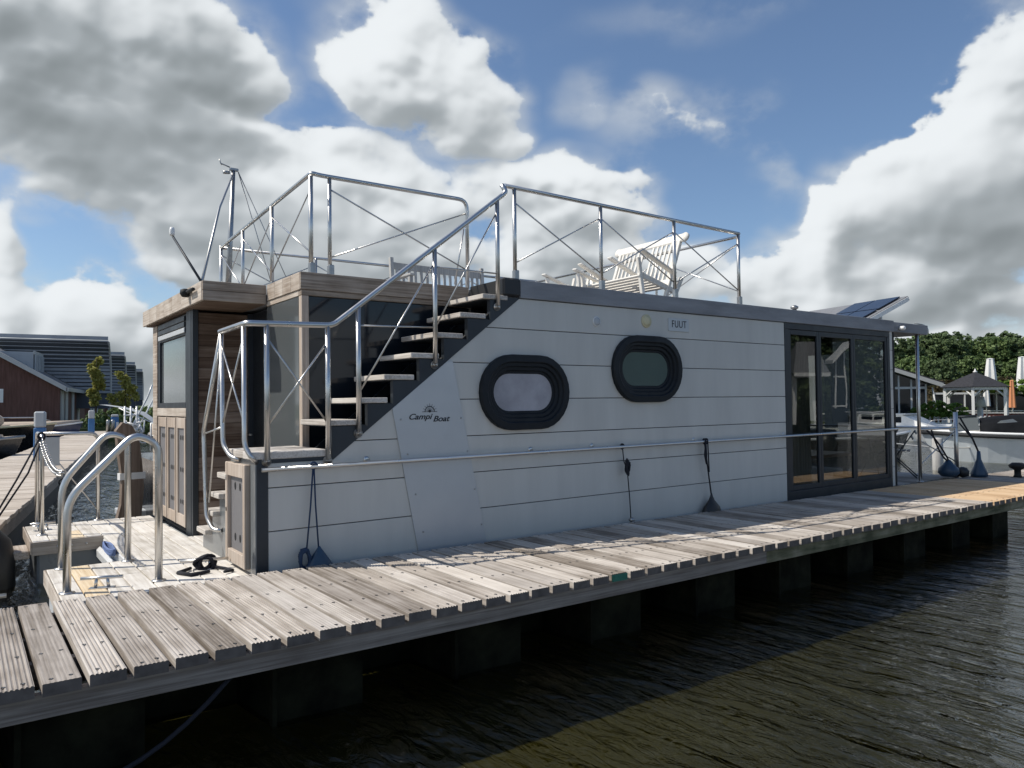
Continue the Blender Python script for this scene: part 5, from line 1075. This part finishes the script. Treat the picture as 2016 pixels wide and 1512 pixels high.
# black barge with hanging rudder next to the houseboat stern
t = boat_at('black_barge', (2.02, 11.2), (.9995, -.03), 'black hulled barge moored bow away behind the houseboat', 'barge'); hull_parts(t, 9.5, 2.7, 1.05, M['hullk'], M['hullk'], M['hullk'], .25, .4, 14, .65, .09, .92)
b = MB(); b.box(.3, .9, -.8, .8, 1.05, 1.20, b=.03); b.build('stern_box', M['hullk'], t)
b = MB()
for yy in (-.5, .0, .5): b.tube([(.2, yy, 1.1), (.2, yy, 1.50)], .012, 6)
b.tube([(.2, -.5, 1.50), (.2, .5, 1.50)], .012, 6); b.build('stern_rail', M['white'], t)
rd = MB(); pr = [(0, 0), (.30, .03), (.33, .40), (.30, .72), (.26, 1.02), (.17, 1.18), (.06, 1.22), (-.02, 1.12), (.02, .80), (.06, .5), (.05, .2)]
rd.prism(pr, 'y', -.035, .035); t = empty('rudder', (1.60, 10.42, -.18), (0, 0, .25)); tag(t, 'tall brown wooden rudder blade with a white band hanging off the barge stern', 'rudder'); rd.build('blade', M['rudder'], t); b = MB(); b.box(.03, .345, -.038, .038, .50, .585); b.build('band', M['whitep'], t)
b = MB(); b.box(1.72, 3.1, 10.75, 11.0, -.20, -.12, b=.01); b.box(1.72, 3.1, 11.1, 11.3, -.20, -.12, b=.01); tag(b.build('swim_platform', M['grey_p']), 'pale slatted platform at water level behind the handrails', 'platform')
# pale awning frame and white pipework above the left boats
t = empty('solar_awning', (4.45, 26.6, 0), (0, 0, -.35)); tag(t, 'pale grey arched awning sheet above the small boats', 'awning')
loft([[(-.75, y, 1.30 + .05 * abs(y)) for y in (-.6, .6)], [(-.2, y, 1.24) for y in (-.6, .6)], [(.35, y, 1.08) for y in (-.6, .6)], [(.85, y, .70) for y in (-.6, .6)]], M['grey_p'], 'sheet', t, False)
for yy in (-.6, .6): b = MB(); b.tube(fillet([(.0, yy, -.3), (.1, yy, .45), (.62, yy, 1.55), (.75, yy, 1.95)], .1), .028, 6); b.tube([(-.2, yy, 1.22), (.9, yy, .68)], .02, 6); b.build('frame', M['white'], t)
t = empty('white_bicycle_rack', (2.35, 14.0, WZ)); tag(t, 'tangle of white tubes and fittings beside the cabin locker doors', 'rack')
b = MB(); rr_ = random.Random(8)
for k in range(5): b.tube([(.05 + .10 * math.cos(a) + rr_.uniform(-.12, .12), rr_.uniform(-.2, .2), 1.28 + .11 * math.sin(a) + rr_.uniform(-.12, .25)) for a in [2 * PI * i / 10 for i in range(10)]], .012, 5)
for k in range(3): b.tube([(-.08 + k * .09, 0, .3), (-.08 + k * .09, 0, 1.75)], .016, 5)
for z in (.9, 1.3, 1.6): b.tube([(-.10, 0, z), (.14, 0, z)], .014, 5)
b.build('tubes', M['white'], t)

# ================================================================== right bank: chalets, gazebo, terrace
def px_slab(name, pts, th, mat, t):      # planar quad with thickness, points in metres
    P = [Vector(p) for p in pts]; nrm = (P[1] - P[0]).cross(P[3] - P[0]).normalized(); b = MB(); Q = [p - nrm * th for p in P]
    b.add(P + Q, [(0, 1, 2, 3), (7, 6, 5, 4), (0, 4, 5, 1), (1, 5, 6, 2), (2, 6, 7, 3), (3, 7, 4, 0)]); return b.build(name, mat, t)
t = empty('chalet', (0, 0, 0)); tag(t, 'chalet whose steep shed roof with dark solar panels rises behind the houseboat roof', 'house')
A = Vector((36.5, 17.25, 6.42)); Bp = Vector((46.5, 28.5, 7.60)); Cp = Vector((32.6, 18.9, 4.30)); Dp = Cp + (Bp - A)
def lerpq(u, v): return A.lerp(Bp, u).lerp(Cp.lerp(Dp, u), v)
px_slab('roof', [A, Bp, Dp, Cp], .22, M['rooft'], t)
nrm = (Bp - A).cross(Cp - A).normalized(); nrm = nrm if nrm.z > 0 else -nrm
for i in range(2):
    for j in range(3):
        q_ = [lerpq(.03 + .20 * i, .04 + .31 * j), lerpq(.22 + .20 * i, .04 + .31 * j), lerpq(.22 + .20 * i, .33 + .31 * j), lerpq(.03 + .20 * i, .33 + .31 * j)]
        px_slab('solar_panel', [p + nrm * .10 for p in q_], .05 if (q_[1] - q_[0]).cross(q_[3] - q_[0]).dot(nrm) > 0 else -.05, M['solar'], t)
e0 = A - Vector((.5, .6, .0)) * .3; e1 = Cp - Vector((.5, .6, 0)) * .3
b = MB(); d_ = (Cp - A).normalized(); b.add([A + Vector((-.1, -.1, -.05)), Cp + Vector((-.1, -.1, -.05)), Cp + Vector((-.1, -.1, -.27)), A + Vector((-.1, -.1, -.27)), A + Vector((0, .0, -.05)), Cp + Vector((0, 0, -.05)), Cp + Vector((0, 0, -.27)), A + Vector((0, 0, -.27))], [(0, 1, 2, 3), (4, 5, 6, 7), (0, 4, 5, 1), (3, 2, 6, 7), (0, 3, 7, 4), (1, 5, 6, 2)]); b.build('verge_board', M['whitep'], t)
w0 = A + Vector((2.4, 2.4, 0)); b = MB(); b.add([(w0.x - .3, w0.y, .1), (Cp.x + 1, Cp.y + 1.0, .1), (Cp.x + 1, Cp.y + 1.0, 4.3), (w0.x - .3, w0.y, 6.0)], [(0, 1, 2, 3)]); b.add([(w0.x - .3, w0.y, .1), (w0.x - .3, w0.y, 6.0), (w0.x + 9, w0.y + 10, 7.2), (w0.x + 9, w0.y + 10, .1)], [(0, 1, 2, 3)]); b.build('wall', M['dormer'], t)
b = MB(); b.box(w0.x - .40, w0.x - .31, w0.y - .1, w0.y + .1, .1, 6.1); b.build('corner_board', M['whitep'], t)
# low chalet front with white framed glazing
t = empty('glazed_chalet', (46.9, 22.45, .15), (0, 0, math.radians(-53))); tag(t, 'low chalet with white framed glazing under a long pale sloping eave', 'house')
b = MB(); b.prism([(-2.4, 3.95), (-2.4, 3.72), (1.95, 2.10), (2.0, 2.34)], 'y', -.6, -.5); b.build('verge_board', M['trim'], t)
b = MB(); b.prism([(-2.4, 4.02), (-2.4, 3.9), (2.1, 2.28), (2.1, 2.40)], 'y', -.499, 6.0); b.build('roof', M['shingle'], t); b = MB(); b.prism([(-.6, 3.34), (-.6, 3.27), (3.9, 1.95), (3.9, 2.02)], 'y', 2.5, 2.8); b.build('far_verge', M['whitep'], t)
b = MB(); b.prism([(-2.4, 0), (-2.4, 3.65), (1.2, 2.35), (1.2, 0)], 'y', 0, .1); b.build('glazed_wall', M['dglass'], t)
for xx in (-2.0, -1.1, -.35, .35, 1.15): b = MB(); b.box(xx - .05, xx + .05, -.06, -.005, 0, 3.6 - (xx + 2.4) * .36); b.build('frame_post', M['whitep'], t)
b = MB(); b.box(-2.4, 1.2, -.08, -.005, 2.02, 2.16); b.build('transom', M['whitep'], t)
b = MB(); b.tube([(1.45, -.3, 2.1), (1.75, -.3, .2)], .05, 6); b.build('strut', M['whitep'], t)
# gazebo
t = empty('gazebo', (46.07, 18.14, .05), (0, 0, .3)); tag(t, 'white hexagonal garden gazebo with dark felt roof on the right bank', 'gazebo')
R_ = 1.65; hexp = [(R_ * math.cos(PI / 3 * k), R_ * math.sin(PI / 3 * k)) for k in range(6)]
b = MB(); V = [(x * 1.16, y * 1.16, 2.12) for x, y in hexp] + [(x * .45, y * .45, 2.68) for x, y in hexp] + [(0, 0, 2.98)]; F = [(i, (i + 1) % 6, 6 + (i + 1) % 6, 6 + i) for i in range(6)] + [(6 + i, 6 + (i + 1) % 6, 12) for i in range(6)] + [tuple(range(5, -1, -1))]; b.add(V, F); b.build('roof', M['shingle'], t)
b = MB(); b.lathe([(.10, 0), (.12, .05), (.05, .10), (.02, .22)], (0, 0, 2.95), 8); b.build('finial', M['whitep'], t)
for k, (x, y) in enumerate(hexp):
    b = MB(); b.box(x - .07, x + .07, y - .07, y + .07, 0, 2.06); b.build('post', M['whitep'], t); x2, y2 = hexp[(k + 1) % 6]
    b = MB(); b.obox(((x + x2) / 2, (y + y2) / 2, 2.03), R_ * 1.02, .08, .14, RZ(math.atan2(y2 - y, x2 - x))); b.build('beam', M['whitep'], t)
    for u in (0, 1):
        xa, ya, xb, yb = (x, y, x2, y2) if u == 0 else (x2, y2, x, y); q1 = Vector((xa, ya, 1.55)); q2 = Vector((xa + (xb - xa) * .28, ya + (yb - ya) * .28, 1.99)); b = MB(); b.tube([q1, q2], .045, 4); b.build('brace', M['whitep'], t)
def parasol(p, h, r, mat, label, z0=1.1):
    t = empty('parasol', p); tag(t, label, 'parasol'); b = MB(); b.tube([(0, 0, 0), (0, 0, h)], .03, 6); b.build('pole', M['whitep'], t)
    b = MB(); pr = [(r, z0), (r * .8, z0 + (h - z0) * .5), (r * .55, h - .05), (r * .6, h), (.04, h + .05)]; n = 12; V = []; F = []
    for rr2, z in pr: V += [(rr2 * (1 + .18 * (-1) ** j) * math.cos(2 * PI * j / n), rr2 * (1 + .18 * (-1) ** j) * math.sin(2 * PI * j / n), z) for j in range(n)]
    for i in range(len(pr) - 1): F += [(i * n + j, i * n + (j + 1) % n, (i + 1) * n + (j + 1) % n, (i + 1) * n + j) for j in range(n)]
    b.add(V, F); b.build('furled_canopy', mat, t)
parasol((55.6, 20.95, .3), 3.95, .34, M['whitep'], 'furled white parasol standing above the green vine', 2.2)
parasol((57.3, 19.65, .3), 4.05, .36, M['whitep'], 'furled white parasol cut by the right frame edge', 2.0)
parasol((48.7, 18.6, .3), 2.0, .18, M['whitep'], 'short white furled parasol seen between the gazebo posts', .8)
parasol((52.2, 18.5, .3), 2.35, .17, M['orange'], 'furled orange parasol on the terrace right of the gazebo', .7)
t = empty('patio_lamp', (47.35, 18.4, .2)); tag(t, 'white shaded standing lamp on the terrace inside the gazebo', 'lamp'); b = MB(); b.lathe([(.2, 0), (.12, .05), (.13, .8), (.06, .85)], (0, 0, 0), 12); b.build('base', M['whitep'], t); b = MB(); b.lathe([(.28, .86), (.20, 1.45)], (0, 0, 0), 14); b.build('shade', M['whitep'], t)
t = empty('terrace_screen', (53.2, 20.4, .2), (0, 0, math.radians(-53))); tag(t, 'white framed glass screen with dark openings behind the gazebo and parasols', 'screen')
for k in range(12): b = MB(); b.box(-3 + k * .9, -2.92 + k * .9, -.04, .04, 0, 1.75); b.build('post', M['whitep'], t)
b = MB(); b.box(-3, 7, -.05, .05, 1.66, 1.78); b.build('rail', M['whitep'], t); b = MB(); b.box(-3, 7, -.045, .045, .55, .62); b.build('rail', M['whitep'], t); b = MB(); b.box(-3, 7, .05, .12, 0, 1.7); b.build('dark_panel', M['dglass'], t)
t = empty('brick_terrace_wall', (50.2, 20.0, .1), (0, 0, math.radians(-53))); tag(t, 'low dark red brick wall behind the gazebo posts', 'wall'); b = MB(); b.box(-2.2, 6, 0, .3, 0, .55); b.build('brickwork', M['brickred'], t); b = MB(); b.box(-2.2, 6, -.03, .33, .551, .60); b.build('coping', M['whitep'], t)
t = empty('white_fence', (42.2, 18.3, .05), (0, 0, math.radians(-53))); tag(t, 'low white picket fence at the water edge before the gazebo', 'fence')
for k in range(30): b = MB(); b.box(-1.8 + k * .2, -1.72 + k * .2, -.02, .02, 0, .55); b.build('picket', M['whitep'], t)
for z in (.12, .42): b = MB(); b.box(-1.8, 4.1, .021, .05, z, z + .07); b.build('rail', M['whitep'], t)
b = MB(); b.box(-6, 30, -.2, 0, -1.2, .28); qy = b.build('quay_wall', M['whitep'], None, (36.6, 17.6, 0), (0, 0, math.radians(-53))); tag(qy, 'pale quay edge along the water in front of the chalet', 'quay')
t = empty('street_lamp', (86, 38.5, 0)); tag(t, 'thin curved street lamp rising between the far trees', 'street lamp'); b = MB(); b.tube(fillet([(0, 0, 0), (0, 0, 9.9), (-1.2, .9, 10.2)], .8), [.09] + [.07] * 6 + [.05], 6); b.build('pole', M['steel_d'], t)
t = empty('seagull', (60, 31.0, 7.9)); tag(t, 'small gliding gull above the trees by the canopy corner', 'bird'); b = MB(); b.lathe([(.01, -.25), (.07, -.1), (.08, .05), (.04, .2), (.01, .3)], (0, 0, 0), 8, 0, RY(PI / 2)); b.add([(-.1, 0, .03), (.12, 0, .03), (.0, .55, .14), (-.08, 1.1, .04), (-.16, .55, .12)], [(0, 1, 2, 3, 4)]); b.add([(-.1, 0, .03), (.12, 0, .03), (.0, -.55, .14), (-.08, -1.1, .04), (-.16, -.55, .12)], [(0, 1, 2, 3, 4)]); b.build('gull_body', M['grey_p'], t)
# across the water behind the photographer, seen in the glass doors
t = empty('mirrored_chalet', (44.3, -14.63, 0), (0, 0, math.radians(40))); tag(t, 'white framed chalet gable reflected in the middle glass door', 'house')
b = MB(); b.prism([(-.45, 0), (-.45, 4.0), (.42, 4.9), (.42, 0)], 'y', -.05, .05); b.build('glazed_wall', M['dglass'], t); b = MB(); b.prism([(-.65, 3.80), (-.65, 4.02), (.46, 5.15), (.46, 4.88)], 'y', -.5, .8); b.build('verge_board', M['whitep'], t)
for xx in (-.22, .36): b = MB(); b.box(xx - .04, xx + .04, -.12, .12, 1.0, 4.5); b.build('frame_post', M['whitep'], t)
for z in (1.1, 2.95): b = MB(); b.box(-.4, .42, -.13, .13, z, z + .09); b.build('transom', M['whitep'], t)
t = empty('mirrored_pavilion', (42.75, -15.95, 0), (0, 0, math.radians(40))); tag(t, 'dark roofed pavilion with white gutter reflected beside the curtain', 'pavilion')
b = MB(); V = [(-1.1, -1.4, 3.2), (1.0, -1.4, 3.2), (1.0, 1.4, 3.2), (-1.1, 1.4, 3.2), (-.6, 0, 5.2), (.6, 0, 5.2)]; b.add(V, [(0, 1, 5, 4), (1, 2, 5), (2, 3, 4, 5), (3, 0, 4), (0, 3, 2, 1)]); b.build('roof', M['rooft'], t); b = MB(); b.box(-1.1, 1.0, 1.41, 1.5, 2.98, 3.2); b.box(-1.1, 1.0, -1.5, -1.41, 2.98, 3.2); b.build('gutter', M['whitep'], t)
for xx in (-.75, .45): b = MB(); b.box(xx - .12, xx + .12, -.3, .3, 0, 3.0); b.build('column', M['whitep'], t)
c_ = cruiser((40.7, -12.3), (.77, .64), 'white cruiser reflected low in the glass doors', None, 8.0); c_.scale = (.62, .62, .68)
b = MB(); b.box(36, 110, -60, -17.2, -1.2, .6);
